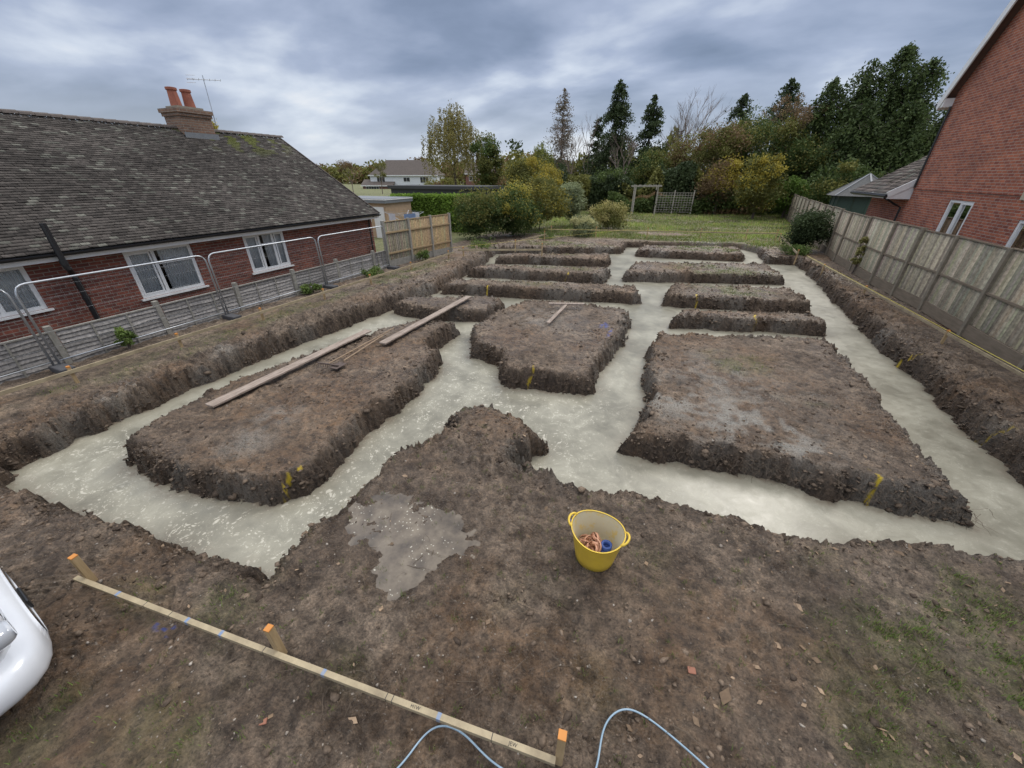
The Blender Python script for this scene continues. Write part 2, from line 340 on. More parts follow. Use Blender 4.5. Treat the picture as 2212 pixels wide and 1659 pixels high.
base=mix(nt,math_(nt,'MULTIPLY',sb.outputs[2],ramp(nt,nC,[(.36,0.),(.52,1.)])),base,pale)
base=mix(nt,sb.outputs[0],base,(.70,.50,.03))
base=mix(nt,Bt.outputs['Alpha'],base,(.04,.10,.42))
gr=ramp(nt,noise(nt,ob,38,2,.5),[(.69,0.),(.73,1.)])
base=mix(nt,math_(nt,'MULTIPLY',gr,.5),base,(.34,.30,.25))
nt.links.new(base,bs.inputs['Base Color'])
rg=math_(nt,'SUBTRACT',.80,math_(nt,'MULTIPLY',sb.outputs[1],math_(nt,'MULTIPLY',ramp(nt,nE,[(.44,1.),(.64,.15)]),.60)))
nt.links.new(rg,bs.inputs['Roughness'])
hh=math_(nt,'ADD',math_(nt,'MULTIPLY',nB,1.),math_(nt,'ADD',math_(nt,'MULTIPLY',nC,.55),math_(nt,'ADD',math_(nt,'MULTIPLY',nD,.18),math_(nt,'MULTIPLY',math_(nt,'MULTIPLY',nW,sa.outputs[2]),2.4))))
bump(nt,bs,hh,1.,.055)
SOIL=m
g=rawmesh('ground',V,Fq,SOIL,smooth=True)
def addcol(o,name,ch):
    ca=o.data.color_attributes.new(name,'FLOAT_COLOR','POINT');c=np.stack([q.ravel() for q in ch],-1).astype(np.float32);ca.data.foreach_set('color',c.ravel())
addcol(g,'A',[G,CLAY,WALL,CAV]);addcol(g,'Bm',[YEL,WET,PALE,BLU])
# ------------------------------------------------------------------ wet concrete
m,nt,bs=newmat('wet_concrete')
ob=N(nt,'ShaderNodeTexCoord').outputs['Object']
at=N(nt,'ShaderNodeAttribute',attribute_name='foam')
nz=N(nt,'ShaderNodeTexNoise');nz.inputs['Scale'].default_value=2.2;nz.inputs['Detail'].default_value=4;nt.links.new(ob,nz.inputs['Vector'])
va=N(nt,'ShaderNodeVectorMath',operation='MULTIPLY_ADD');nt.links.new(nz.outputs['Color'],va.inputs[0]);va.inputs[1].default_value=(.5,.5,.5);nt.links.new(ob,va.inputs[2])
v1=N(nt,'ShaderNodeTexVoronoi');v1.inputs['Scale'].default_value=11;nt.links.new(va.outputs[0],v1.inputs['Vector'])
v2=N(nt,'ShaderNodeTexVoronoi');v2.inputs['Scale'].default_value=30;nt.links.new(va.outputs[0],v2.inputs['Vector'])
nL=noise(nt,va.outputs[0],.9,5,.6);nM=noise(nt,va.outputs[0],6,6,.65);nS=noise(nt,ob,60,4,.7)
base=ramp(nt,nL,[(.34,(.195,.183,.142)),(.5,(.285,.27,.214)),(.66,(.365,.347,.28))])
base=mix(nt,.6,base,ramp(nt,nM,[(.3,(.66,.65,.62)),(.7,(1.14,1.14,1.12))]),'MULTIPLY')
base=mix(nt,.5,base,ramp(nt,nS,[(.3,(.8,.8,.78)),(.7,(1.12,1.12,1.1))]),'MULTIPLY')
sp1=ramp(nt,v1.outputs['Distance'],[(.20,1.),(.30,0.)]);sp2=ramp(nt,v2.outputs['Distance'],[(.2,1.),(.32,0.)])
pm=ramp(nt,nM,[(.46,0.),(.56,1.)])
fo=math_(nt,'MULTIPLY',math_(nt,'MULTIPLY',math_(nt,'MAXIMUM',sp1,sp2),pm),at.outputs['Fac'])
base=mix(nt,math_(nt,'MULTIPLY',fo,.85),base,(.54,.51,.42))
ate=N(nt,'ShaderNodeAttribute',attribute_name='edge')
base=mix(nt,math_(nt,'MULTIPLY',ate.outputs['Fac'],math_(nt,'MULTIPLY',ramp(nt,nM,[(.4,.2),(.6,1.)]),.85)),base,(.13,.10,.07))
nt.links.new(base,bs.inputs['Base Color'])
nt.links.new(math_(nt,'ADD',.16,math_(nt,'MULTIPLY',nM,.42)),bs.inputs['Roughness']);bs.inputs['Specular IOR Level'].default_value=.42
bump(nt,bs,math_(nt,'ADD',nM,math_(nt,'MULTIPLY',nS,.3)),.22,.012)
cx=np.linspace(-9.9,5.9,400);cy=np.linspace(.6,27.2,600);CX,CY=np.meshgrid(cx,cy)
CV=np.stack([CX,CY,-.35+.006*fbm(CX,CY,1.5,3,70)],-1).reshape(-1,3);ci=np.arange(400*600).reshape(600,400)
CF=np.stack([ci[:-1,:-1],ci[:-1,1:],ci[1:,1:],ci[1:,:-1]],-1).reshape(-1,4)
co=rawmesh('concrete_foundation',CV,CF,m,smooth=True)
fm=np.clip(sst(-.3,-1.6,CX)*sst(11,7,CY)+.25*sst(12,6,CY),0,1)*(1-.8*sst(-7.4,-8.2,CX)*sst(1.5,3,CY))
fa=co.data.attributes.new('foam','FLOAT','POINT');fa.data.foreach_set('value',fm.ravel().astype(np.float32))
ed=np.exp(-np.clip(gs(CX,CY)-.07,0,9)/.11);fa=co.data.attributes.new('edge','FLOAT','POINT');fa.data.foreach_set('value',ed.ravel().astype(np.float32))
# puddle water
m,nt,bs=newmat('muddy_water');ob=N(nt,'ShaderNodeTexCoord').outputs['Object']
f=noise(nt,ob,5,5,.6);v=N(nt,'ShaderNodeTexVoronoi');v.inputs['Scale'].default_value=24
vv=N(nt,'ShaderNodeVectorMath',operation='MULTIPLY_ADD');nq=N(nt,'ShaderNodeTexNoise');nq.inputs['Scale'].default_value=9;nt.links.new(ob,nq.inputs['Vector']);nt.links.new(nq.outputs['Color'],vv.inputs[0]);vv.inputs[1].default_value=(.08,.08,.08);nt.links.new(ob,vv.inputs[2]);nt.links.new(vv.outputs[0],v.inputs['Vector'])
c=ramp(nt,f,[(.32,(.06,.046,.032)),(.5,(.115,.09,.063)),(.7,(.19,.155,.11))])
c=mix(nt,math_(nt,'MULTIPLY',ramp(nt,v.outputs['Distance'],[(.16,1.),(.22,0.)]),ramp(nt,noise(nt,ob,3,2),[(.5,0.),(.55,1.)])),c,(.42,.39,.31))
nt.links.new(c,bs.inputs['Base Color']);bs.inputs['Roughness'].default_value=.05;bs.inputs['Specular IOR Level'].default_value=.55
b=B('puddle',m);b.face([(-3.02,1.5,-.032),(-1.2,1.5,-.032),(-1.2,2.9,-.032),(-3.02,2.9,-.032)]);b.make()
# ------------------------------------------------------------------ debris
ico_v=np.array([(0,0,1),(.89,0,.45),(.28,.85,.45),(-.72,.53,.45),(-.72,-.53,.45),(.28,-.85,.45),(.72,.53,-.45),(-.28,.85,-.45),(-.89,0,-.45),(-.28,-.85,-.45),(.72,-.53,-.45),(0,0,-1)])
ico_f=np.array([(0,1,2),(0,2,3),(0,3,4),(0,4,5),(0,5,1),(1,6,2),(2,7,3),(3,8,4),(4,9,5),(5,10,1),(2,6,7),(3,7,8),(4,8,9),(5,9,10),(1,10,6),(11,7,6),(11,8,7),(11,9,8),(11,10,9),(11,6,10)])
def lumps(name,x,y,size,col,mat,sink=.3,flat=.7):
    n=len(x);v=ico_v[None]*(1+rng.uniform(-.42,.42,(n,12,1)))
    sc=size[:,None,None]*np.stack([rng.uniform(.6,1.5,n),rng.uniform(.6,1.4,n),rng.uniform(.5,.9,n)*flat/.7],-1)[:,None]
    v=v*sc;a=rng.uniform(0,6.28,n);ca,sa_=np.cos(a)[:,None],np.sin(a)[:,None]
    vx=v[...,0]*ca-v[...,1]*sa_;vy=v[...,0]*sa_+v[...,1]*ca
    zz=gz(x,y)
    v=np.stack([vx+x[:,None],vy+y[:,None],v[...,2]+(zz+size*(.5-sink))[:,None]],-1)
    F=(ico_f[None]+12*np.arange(n)[:,None,None]).reshape(-1,3)
    return rawmesh(name,v.reshape(-1,3),F,mat,col=np.repeat(col,12,0))
M_clod=attrmat('clod_soil',rough=.75,scale=60,amt=.9)
n=340000;x=rng.uniform(-9.6,6.1,n);y=.2+25*rng.random(n)**1.5
s=gs(x,y);cl_=vn(x*1.7,y*1.7,95)
k=((s<0.17)&(s>-.6)&(rng.random(n)<np.exp(-np.abs(s-.03)/.11)*(.3+.9*cl_)))|((s<-.05)&(rng.random(n)<.09*sst(.45,.8,cl_)+.012))
k&=~((x>-3.1)&(x<-1.2)&(y>1.4)&(y<2.9));x,y,s=x[k],y[k],s[k]
sz=rng.gamma(1.6,.0062,len(x))+.004+.0006*y;sz=np.clip(sz,0,.055)
t=rng.random((len(x),1));c=(1-t)*np.array([[.055,.039,.028]])+t*np.array([[.20,.148,.105]])
wl=sst(-.08,.03,s)[:,None];c=c*(1-.3*wl)
lumps('soil_clods',x,y,sz,c,M_clod,sink=.55,flat=.6)
n=5500;x=rng.uniform(-9.8,6,n);y=16*rng.random(n)**1.6;s=gs(x,y);k=s<-.03;x,y=x[k],y[k]
t=rng.random((len(x),1));c=(1-t)*np.array([[.14,.11,.085]])+t*np.array([[.36,.32,.27]])
lumps('gravel_stones',x,y,rng.gamma(2,.0023,len(x))+.0025,c,attrmat('stone',rough=.7,scale=50),sink=.5)
def cards(name,P,size,col,mat,parent=None,asp=.65,flat=0.,nrm=None):
    n=len(P);a=rng.normal(size=(n,3));a[:,2]*=(1-flat);a/=np.linalg.norm(a,axis=1)[:,None]
    b_=rng.normal(size=(n,3));b_[:,2]*=(1-flat);b_-=a*(a*b_).sum(1)[:,None];b_/=np.linalg.norm(b_,axis=1)[:,None]
    s=size[:,None];a=a*s;b_=b_*s*asp
    V=np.stack([P-a,P-b_*.9+a*.1,P+a,P+b_*.9-a*.1],1).reshape(-1,3)
    F=np.arange(4*n).reshape(-1,4)
    return rawmesh(name,V,F,mat,parent,col=np.repeat(col,4,0))
leafm=attrmat('dry_leaf',rough=.6,scale=30)
n=1300;x=rng.uniform(-4.5,5.5,n);y=.2+6*rng.random(n)**1.2;k=(gs(x,y)<-.05)&(rng.random(n)<.2+.8*(x>.8));x,y=x[k],y[k]
P=np.stack([x,y,gz(x,y)+.010],-1);t=rng.random((len(x),1))
cards('fallen_leaves',P,rng.gamma(3,.0055,len(x))+.006,(1-t)*np.array([[.13,.085,.05]])+t*np.array([[.36,.255,.165]]),leafm,flat=.6)
tb=B('twigs',simple('twig',(.17,.13,.09),(.07,.05,.035),rough=.8))
for i in range(950):
    x=random.uniform(-3.8,5);y=random.uniform(.4,5.5)
    if i>620:
        x=random.uniform(.0,3.95);y=4.99+.03*x+random.uniform(-.03,.05);L=random.uniform(.04,.16)*(1+.4*(x>3));a=random.uniform(-2.8,-.3)
        z0=random.uniform(-.28,.0);p=[Vector((x,y,z0))];
        for j in range(3):p.append(p[-1]+Vector((math.cos(a)*L/3,-.022,-abs(math.sin(a))*L/4)));a+=random.uniform(-.6,.6)
        tb.tube(p,[.0022,.002,.0016,.001],0,4);continue
    if gs(np.array([x]),np.array([y]))[0]>-.1:continue
    L=random.uniform(.04,.30);a=random.uniform(0,6.28);p=[]
    for j in range(4):
        zz=float(gz(np.array([x]),np.array([y]))[0]);p.append((x,y,zz+.012+random.uniform(0,.01)))
        x+=math.cos(a)*L/3;y+=math.sin(a)*L/3;a+=random.uniform(-.5,.5)
    r=random.uniform(.0012,.0034);tb.tube(p,[r,r,r*.8,r*.5],0,4)
tb.make()
# ------------------------------------------------------------------ grass blades
def blades(name,x,y,h,w,c,mat):
    n=len(x);z0=gz(x,y)-.005;a=rng.uniform(0,6.28,n);l=rng.uniform(.1,.8,n)*h
    d=np.stack([np.cos(a),np.sin(a)],-1)
    p=np.stack([x,y,z0],-1);wv=np.stack([-d[:,1],d[:,0],0*x],-1)*w[:,None]
    m1=p+np.stack([d[:,0]*l*.35,d[:,1]*l*.35,h*.6],-1);tp=p+np.stack([d[:,0]*l,d[:,1]*l,h],-1)
    V=np.stack([p-wv,p+wv,m1+wv*.7,m1-wv*.7,tp],1).reshape(-1,3)
    k=5*np.arange(n)[:,None];F=np.concatenate([k+np.array([[0,1,2]]),k+np.array([[0,2,3]]),k+np.array([[3,2,4]])])
    return rawmesh(name,V,F,mat,col=np.repeat(c,5,0))
gm_=attrmat('grass_blade',rough=.6,scale=8,trans=.25)
def gcol(n):
    t=rng.random((n,1));s=rng.random((n,1))
    c=(1-t)*np.array([[.09,.135,.03]])+t*np.array([[.20,.27,.07]]);return np.where(s>.8,np.array([[.28,.24,.12]]),c)
n=420000;x=rng.uniform(-10.8,5.6,n);y=-.6+27*rng.random(n)**1.9
n2_=150000;x2=np.concatenate([rng.uniform(1.2,5,n2_),rng.uniform(-4.6,-1.6,n2_//4)]);y2=np.concatenate([rng.uniform(.6,4.2,n2_),rng.uniform(-.7,1.3,n2_//4)])
x=np.concatenate([x,x2]);y=np.concatenate([y,y2]);n=len(x)
tuft=sst(.0,.45,fbm(x,y,11,3,77)+.12*fbm(x,y,2.5,2,78))
k=(rng.random(n)<np.clip(gmask(x,y)*1.1-.12,0,.8)*np.where(y<6,.12+.75*tuft,tuft*.5+.4))&(gs(x,y)<-.08);x,y=x[k],y[k];n=len(x)
dist=np.hypot(x,y);blades('grass',x,y,rng.uniform(.010,.045,n)*(1+.5*fbm(x,y,3,2,79))+.0011*dist,.0016+.0005*dist,gcol(n),gm_)
n=120000;x=rng.uniform(-13,10,n);y=25.5+32*rng.random(n)**1.3;k=gmask(x,y)>rng.random(n)*.9;x,y=x[k],y[k];n=len(x)
tt_=fbm(x,y,.8,3,88)[:,None]
blades('lawn_grass',x,y,rng.uniform(.04,.14,n)*(1+1.2*np.clip(tt_[:,0],0,1)),.012+.0*x,gcol(n)*np.array([[1.3,1.25,1.1]])*(1+.9*tt_),gm_)
n=700;tx=rng.uniform(-4,4,n);ty=.3+4.5*rng.random(n);k=gs(tx,ty)<-.1;tx,ty=tx[k],ty[k]
x=np.repeat(tx,14)+rng.normal(0,.018,len(tx)*14);y=np.repeat(ty,14)+rng.normal(0,.018,len(tx)*14);n=len(x)
blades('grass_tufts',x,y,rng.uniform(.01,.045,n),np.full(n,.0022),gcol(n)*.95,gm_)
# ------------------------------------------------------------------ common materials
M_wt=simple('white_upvc',(.80,.80,.79),(.70,.70,.68),3,.35)
M_gl=newmat('window_glass')[0]
nt=M_gl.node_tree;tr=N(nt,'ShaderNodeBsdfTransparent');tr.inputs[0].default_value=(.88,.9,.9,1)
gl=N(nt,'ShaderNodeBsdfGlossy');gl.inputs['Roughness'].default_value=.03;fz=N(nt,'ShaderNodeFresnel');fz.inputs[0].default_value=1.55
mx=N(nt,'ShaderNodeMixShader');nt.links.new(fz.outputs[0],mx.inputs[0]);nt.links.new(tr.outputs[0],mx.inputs[1]);nt.links.new(gl.outputs[0],mx.inputs[2]);nt.links.new(mx.outputs[0],nt.nodes['Material Output'].inputs[0])
M_cur=simple('net_curtain',(.85,.86,.86),(.66,.67,.68),9,.9,stretch=(1,6,.3))
M_blk=simple('black_plastic',(.02,.02,.022),rough=.35)
M_br1=brickmat('old_red_brick',(.27,.085,.055),(.13,.045,.038),(.28,.24,.2))
M_br2=brickmat('orange_red_brick',(.46,.15,.08),(.26,.075,.05),(.42,.34,.28))
M_lead=simple('lead',(.2,.21,.22),rough=.5)
M_tile=attrmat('roof_tile',rough=.85,scale=22,amt=.8)
M_pot=simple('terracotta',(.36,.12,.07),(.24,.08,.05),6,.7)
M_galv=simple('galvanised_steel',(.5,.52,.54),(.38,.40,.42),12,.4,metal=.7)
M_conc=simple('concrete_post',(.33,.31,.27),(.2,.19,.16),9,.9,bmp=.3)
M_wood=simple('sawn_timber',(.45,.33,.18),(.32,.22,.11),7,.7,bmp=.2,stretch=(6,6,.6))
M_board=simple('treated_batten',(.46,.38,.24),(.24,.19,.12),5,.7,bmp=.3)
M_plank=simple('scaffold_plank',(.42,.34,.28),(.17,.13,.10),4,.75,bmp=.4,stretch=(8,1,1))
M_org=simple('orange_marker_paint',(.6,.24,.05),rough=.6)
M_blu=simple('blue_marker_paint',(.10,.2,.42),(.3,.3,.28),30,rough=.6)
def window(par,X,y0,y1,z0,z1,out,mull=(),trans={},cur=True,nm='window'):
    """window in an X=const wall; out=+1 faces +X"""
    b=B(nm,[M_wt,M_gl,M_cur]);f=.075
    xa,xb=sorted((X-out*.09,X-out*.02))
    def fr(a,b_,c,d,dx=0):b.box(xa-dx,xb+dx,a,b_,c,d,0)
    fr(y0,y1,z0,z0+f);fr(y0,y1,z1-f,z1);fr(y0,y0+f,z0+f,z1-f);fr(y1-f,y1,z0+f,z1-f)
    ed=[y0]+[y0+(y1-y0)*q for q in mull]+[y1]
    for e in ed[1:-1]:fr(e-f/2,e+f/2,z0+f,z1-f,-.003)
    for i,tz in trans.items():
        zt=z0+(z1-z0)*tz;fr(ed[i]+f/2+.02,ed[i+1]-f/2-.02,zt-f/2,zt+f/2,-.006)
    for i in range(len(ed)-1):
        a,c=ed[i]+f/2+.03,ed[i+1]-f/2-.03
        if i%2==0:
            q=.035;xo=sorted((X-out*.015,X-out*.05))
            for r in((a,c,z0+f,z0+f+q),(a,c,z1-f-q,z1-f),(a,a+q,z0+f+q,z1-f-q),(c-q,c,z0+f+q,z1-f-q)):b.box(xo[0],xo[1],*r,0)
    gx=X-out*.06;b.face([(gx,y0+.03,z0+.03),(gx,y1-.03,z0+.03),(gx,y1-.03,z1-.03),(gx,y0+.03,z1-.03)],1)
    s=sorted((X-out*.02,X+out*.06));b.box(s[0],s[1],y0-.06,y1+.06,z0-.045,z0-.003,0)
    return b.make(par)
def wallx(b,X,y0,y1,z0,z1,ops,m,out,rev=.1):
    yb=sorted({y0,y1,*[o[0] for o in ops],*[o[1] for o in ops]});zb_=sorted({z0,z1,*[o[2] for o in ops],*[o[3] for o in ops]})
    for a,c in zip(yb,yb[1:]):
        for d,e in zip(zb_,zb_[1:]):
            if any(o[0]<=a and c<=o[1] and o[2]<=d and e<=o[3] for o in ops):continue
            b.face([(X,a,d),(X,c,d),(X,c,e),(X,a,e)] if out>0 else [(X,c,d),(X,a,d),(X,a,e),(X,c,e)],m)
    for o in ops:
        xi=X-out*rev
        b.face([(X,o[0],o[2]),(xi,o[0],o[2]),(xi,o[0],o[3]),(X,o[0],o[3])],m);b.face([(X,o[1],o[2]),(xi,o[1],o[2]),(xi,o[1],o[3]),(X,o[1],o[3])],m)
        b.face([(X,o[0],o[3]),(xi,o[0],o[3]),(xi,o[1],o[3]),(X,o[1],o[3])],m);b.face([(X,o[0],o[2]),(xi,o[0],o[2]),(xi,o[1],o[2]),(X,o[1],o[2])],m)
def tiled(name,e0,r0,y0,y1,par,tw=.165,gauge=.1,cb=(.082,.071,.062),lich=.1,moss=None,axis='x'):
    """slope: eave point e0=(X,Z), ridge r0=(X,Z), along Y y0..y1"""
    L=math.hypot(r0[0]-e0[0],r0[1]-e0[1]);nc=int(L/gauge);nt_=int((y1-y0)/tw)
    ux,uz=(r0[0]-e0[0])/L,(r0[1]-e0[1])/L;nx,nz=-uz,ux
    if nz<0:nx,nz=-nx,-nz
    I,J=np.meshgrid(np.arange(nc),np.arange(nt_),indexing='ij');I=I.ravel();J=J.ravel();n=len(I)
    ya=y0+(J+.5*(I%2))*tw+.003+rng.uniform(-.003,.003,n);yb=ya+tw-.006;yb=np.minimum(yb,y1);ya=np.minimum(ya,y1-.01)
    lo=I*gauge;hi=lo+gauge*1.15
    up=.022+rng.normal(0,.0035,n);tl=rng.normal(0,.0025,n)
    sagv=-.03*np.sin((ya-y0)/(y1-y0)*9)*np.sin(lo/L*math.pi)
    def pt(yv,d,o):return np.stack([e0[0]+ux*d+nx*(o+sagv),yv,e0[1]+uz*d+nz*(o+sagv)],-1)
    a=pt(ya,lo,up-tl);b_=pt(yb,lo,up+tl);c=pt(yb,hi,.004+0*up);d=pt(ya,hi,.004+0*up)
    e=pt(ya,lo,up-tl-.014);f=pt(yb,lo,up+tl-.014)
    V=np.stack([a,b_,c,d,e,f],1).reshape(-1,3);k=6*np.arange(n)[:,None]
    F=np.concatenate([k+np.array([[0,1,2,3]]),k+np.array([[4,5,1,0]])])
    t=rng.uniform(.6,1.4,(n,1));cc=np.array([cb])*t
    u=rng.random(n);cc[u<lich]=np.array([.16,.155,.13])*rng.uniform(.6,1.2,((u<lich).sum(),1))
    if moss:
        mm=np.clip(1.2-((ya-moss[0])/moss[1])**2-((lo-L)/moss[2])**2,0,1)*(vn(ya*3.5,lo*2.5,5)>.55)
        cc=cc*(1-mm[:,None])+np.array([[.12,.13,.035]])*mm[:,None]
    cc=cc*(.75+.5*vn(ya*.9,lo*.9,6))[:,None]
    return rawmesh(name,V,F,M_tile,par,col=np.repeat(cc,6,0))
# ------------------------------------------------------------------ LEFT BUNGALOW
H=empty('brick_bungalow',(-14,6,0))
def P_(o):
    o.parent=H;o.matrix_parent_inverse=Matrix.Translation((14,-6,0));return o
XW=-12.45
wins=[(2.25,3.5,.86,1.78),(5.18,6.7,.62,1.78),(8.2,9.62,.66,1.80)]
b=B('walls',[M_br1]);wallx(b,XW,-5,13.95,-.5,1.92,wins,0,1)
for yy in(-5,13.95):b.face([(XW,yy,-.5),(-21.5,yy,-.5),(-21.5,yy,1.92),(-17,yy,4.75),(XW,yy,1.92)],0)
b.face([(-21.5,-5,-.5),(-21.5,13.95,-.5),(-21.5,13.95,1.92),(-21.5,-5,1.92)],0);P_(b.make())
P_(tiled('roof',(-12.12,1.98),(-17,4.86),-5.2,14.15,None,moss=(12.0,2.4,1.6),lich=.11,cb=(.078,.068,.06)))
P_(tiled('roof_rear',(-21.88,1.98),(-17,4.86),-5.2,14.15,None,tw=.5,gauge=.3))
b=B('roof_deck',[simple('felt',(.03,.03,.03))]);b.face([(-12.14,-5.2,1.925),(-12.14,14.15,1.925),(-17,14.15,4.80),(-17,-5.2,4.80)]);b.face([(-21.86,-5.2,1.925),(-21.86,14.15,1.925),(-17,14.15,4.798),(-17,-5.2,4.798)]);P_(b.make())
b=B('ridge_tiles',[simple('ridge_tile',(.12,.095,.08),(.06,.05,.045),8,.8)])
y=-5.2
while y<14.1:
    pts=[(-17+.13*math.sin(t),4.83+.10*math.cos(t)) for t in [-1.5,-.9,-.3,.3,.9,1.5]]
    for p,q in zip(pts,pts[1:]):b.face([(p[0],y,p[1]),(q[0],y,q[1]),(q[0],y+.3,q[1]+.012),(p[0],y+.3,p[1]+.012)])
    y+=.31
b.beam((-12.12,14.17,1.99),(-17,14.17,4.87),.03,.06);P_(b.make())
b=B('fascia_and_soffit',[M_wt,M_blk]);b.box(-12.2,-12.17,-5.2,14.15,1.8,1.95,0);b.box(-12.46,-12.2,-5.2,14.15,1.80,1.82,0)
b.beam((-12.17,14.19,1.90),(-17,14.19,4.76),.03,.15,0);P_(b.make())
b=B('gutter_and_pipes',[M_blk]);
for i in range(7):
    a0,a1=math.pi+math.pi*i/7,math.pi+math.pi*(i+1)/7
    q=[(-12.10+.06*math.cos(a),1.955+.06*math.sin(a)) for a in(a0,a1)]
    b.face([(q[0][0],-5.2,q[0][1]),(q[1][0],-5.2,q[1][1]),(q[1][0],14.15,q[1][1]),(q[0][0],14.15,q[0][1])])
b.tube([(-12.05,3.98,2.55),(-12.05,3.98,1.7),(-12.05,4.0,1.62)],.055,0,10);b.tube([(-12.05,4.0,1.66),(-12.3,4.1,1.5),(-12.33,4.12,1.4),(-12.33,4.12,.15),(-12.3,4.05,0),(-12.1,3.9,-.12)],.055,0,10)
for zz in(1.62,.9,.2):b.tube([(-12.33,4.12,zz),(-12.33,4.12,zz+.07)] if zz<1.5 else [(-12.05,3.98,zz+.1),(-12.05,3.98,zz+.2)],.068,0,10)
b.tube([(-12.1,13.8,1.93),(-12.36,13.7,1.75),(-12.38,13.7,0)],.034,0,8);P_(b.make(smooth=False))
for i,wv in enumerate(wins):
    P_(window(None,XW,*wv,1,mull=[(.5,),(.4,),(.36,.7)][i],trans={0:{0:.7},1:{1:.68},2:{1:.68}}[i]))
for wv in wins:
    b=B('curtain',[M_cur,simple('dark_room',(.03,.03,.03))]);n=60
    for side in((wv[0],wv[0]+(wv[1]-wv[0])*.40),(wv[0]+(wv[1]-wv[0])*.5,wv[1])):
        for i in range(n):
            a=side[0]+(side[1]-side[0])*i/n;c=side[0]+(side[1]-side[0])*(i+1)/n
            b.face([(XW-.11+.014*math.sin(i*1.3),a,wv[2]),(XW-.11+.014*math.sin((i+1)*1.3),c,wv[2]),(XW-.11+.014*math.sin((i+1)*1.3),c,wv[3]),(XW-.11+.014*math.sin(i*1.3),a,wv[3])],0)
    b.box(XW-1.6,XW-1.5,wv[0]-.5,wv[1]+.5,wv[2]-.5,wv[3]+.1,1);P_(b.make())
b=B('chimney',[brickmat('chimney_brick',(.28,.17,.11),(.2,.12,.085),(.3,.27,.23)),M_pot,M_lead,simple('flaunching',(.28,.25,.2),rough=.9,bmp=.4)])
b.box(-17.4,-16.55,10.1,11.15,4.2,5.2,0);b.box(-17.44,-16.51,10.06,11.19,5.2,5.3,0);b.box(-17.48,-16.47,10.02,11.23,5.3,5.42,0);b.box(-17.3,-16.65,10.2,11.05,5.42,5.5,3)
b.beam((-16.5,10.05,4.62),(-16.5,11.2,4.62),.03,.2,2)
for yy in(10.4,10.85):b.tube([(-17,yy,5.48),(-17,yy,5.95),(-17,yy,5.96),(-17,yy,6.03),(-17,yy,6.04)],[.17,.135,.165,.165,.12],1,14)
P_(b.make())
b=B('tv_aerial',[M_galv]);b.tube([(-16.6,11.3,5.0),(-16.65,11.4,6.5)],.014,0,6);b.tube([(-16.9,11.0,6.35),(-16.35,11.8,6.4)],.010,0,5)
for k in range(7):
    t=k/6;c=Vector((-16.9,11.0,6.35)).lerp(Vector((-16.35,11.8,6.4)),t);b.tube([c+Vector((-.17,.11,0)),c+Vector((.17,-.11,0))],.006,0,4)
for k in range(3):b.tube([(-16.92+.04*k,10.95,6.25+.1*k),(-16.68+.04*k,11.1,6.25+.1*k)],.006,0,4)
P_(b.make())
# ------------------------------------------------------------------ RIGHT HOUSE
H2=empty('brick_house',(9,17,0))
def Q_(o):
    o.parent=H2;o.matrix_parent_inverse=Matrix.Translation((-9,-17,0));return o
XR=7.8
w2=[(16.8,18.15,1.55,2.72),(13.2,14.62,1.5,2.42)]
b=B('walls',[M_br2]);wallx(b,XR,10.2,20.9,-.1,5.9,w2,0,-1)
b.face([(XR,10.2,5.9),(XR,20.9,5.9),(XR,15.55,12.2)],0)
b.face([(XR,20.9,-.1),(18,20.9,-.1),(18,20.9,5.9),(XR,20.9,5.9)],0);b.face([(XR,10.2,-.1),(18,10.2,-.1),(18,10.2,5.9),(XR,10.2,5.9)],0)
b.face([(18,10.2,-.1),(18,20.9,-.1),(18,20.9,5.9),(18,15.55,12.2),(18,10.2,5.9)],0);Q_(b.make())
b=B('string_course',[M_br2]);b.box(XR-.025,XR,10.2,20.92,2.95,3.02,0);Q_(b.make())
b=B('roof',[simple('plain_tile',(.13,.07,.05),(.08,.05,.04),12,.8,bmp=.5)])
for s_,yy in((1,21.2),(-1,9.9)):
    b.face([(XR-.25,yy,5.55),(18.3,yy,5.55),(18.3,15.55,12.35),(XR-.25,15.55,12.35)]);b.face([(XR-.25,yy,5.67),(18.3,yy,5.67),(18.3,15.55,12.47),(XR-.25,15.55,12.47)])
Q_(b.make())
b=B('bargeboards',[M_wt]);
for yy in(21.25,9.85):b.beam((XR-.27,yy,5.52),(XR-.27,15.55,12.3),.04,.26)
b.box(XR-.26,XR,20.9,21.3,5.5,5.75);b.box(XR-.25,18.2,21.2,21.24,5.45,5.68);Q_(b.make())
b=B('gutter',[M_blk]);b.tube([(XR-.3,21.32,5.6),(18.2,21.32,5.6)],.06,0,8);b.tube([(XR-.06,20.8,5.5),(XR-.06,20.8,3.0)],.035,0,8);Q_(b.make())
Q_(window(None,XR,*w2[0],-1,mull=(.5,)));Q_(window(None,XR,*w2[1],-1,mull=(.5,)))
for wv in w2:
    b=B('blind',[M_cur,simple('dark_room',(.02,.02,.02))])
    for i in range(18):
        zz=wv[2]+.05+i*(wv[3]-wv[2]-.1)/18;b.box(XR+.2,XR+.23,wv[0],wv[0]+(wv[1]-wv[0])*.5,zz,zz+.035,0)
    b.box(XR+1.5,XR+1.6,wv[0]-.5,wv[1]+.5,wv[2]-.5,wv[3]+.1,1);Q_(b.make())
b=B('vent_cover',[simple('beige_plastic',(.5,.44,.33),rough=.5)]);b.box(XR-.05,XR,14.75,14.95,2.85,3.1);Q_(b.make(bevel=.01))
b=B('extension_walls',[M_br2]);b.box(XR+.0,15,20.903,24.6,-.1,2.6,0);Q_(b.make())
tt=tiled('extension_roof',(7.05,2.78),(9.3,4.2),21.0,25.0,None,tw=.28,gauge=.22,cb=(.13,.105,.09),lich=.1);Q_(tt)
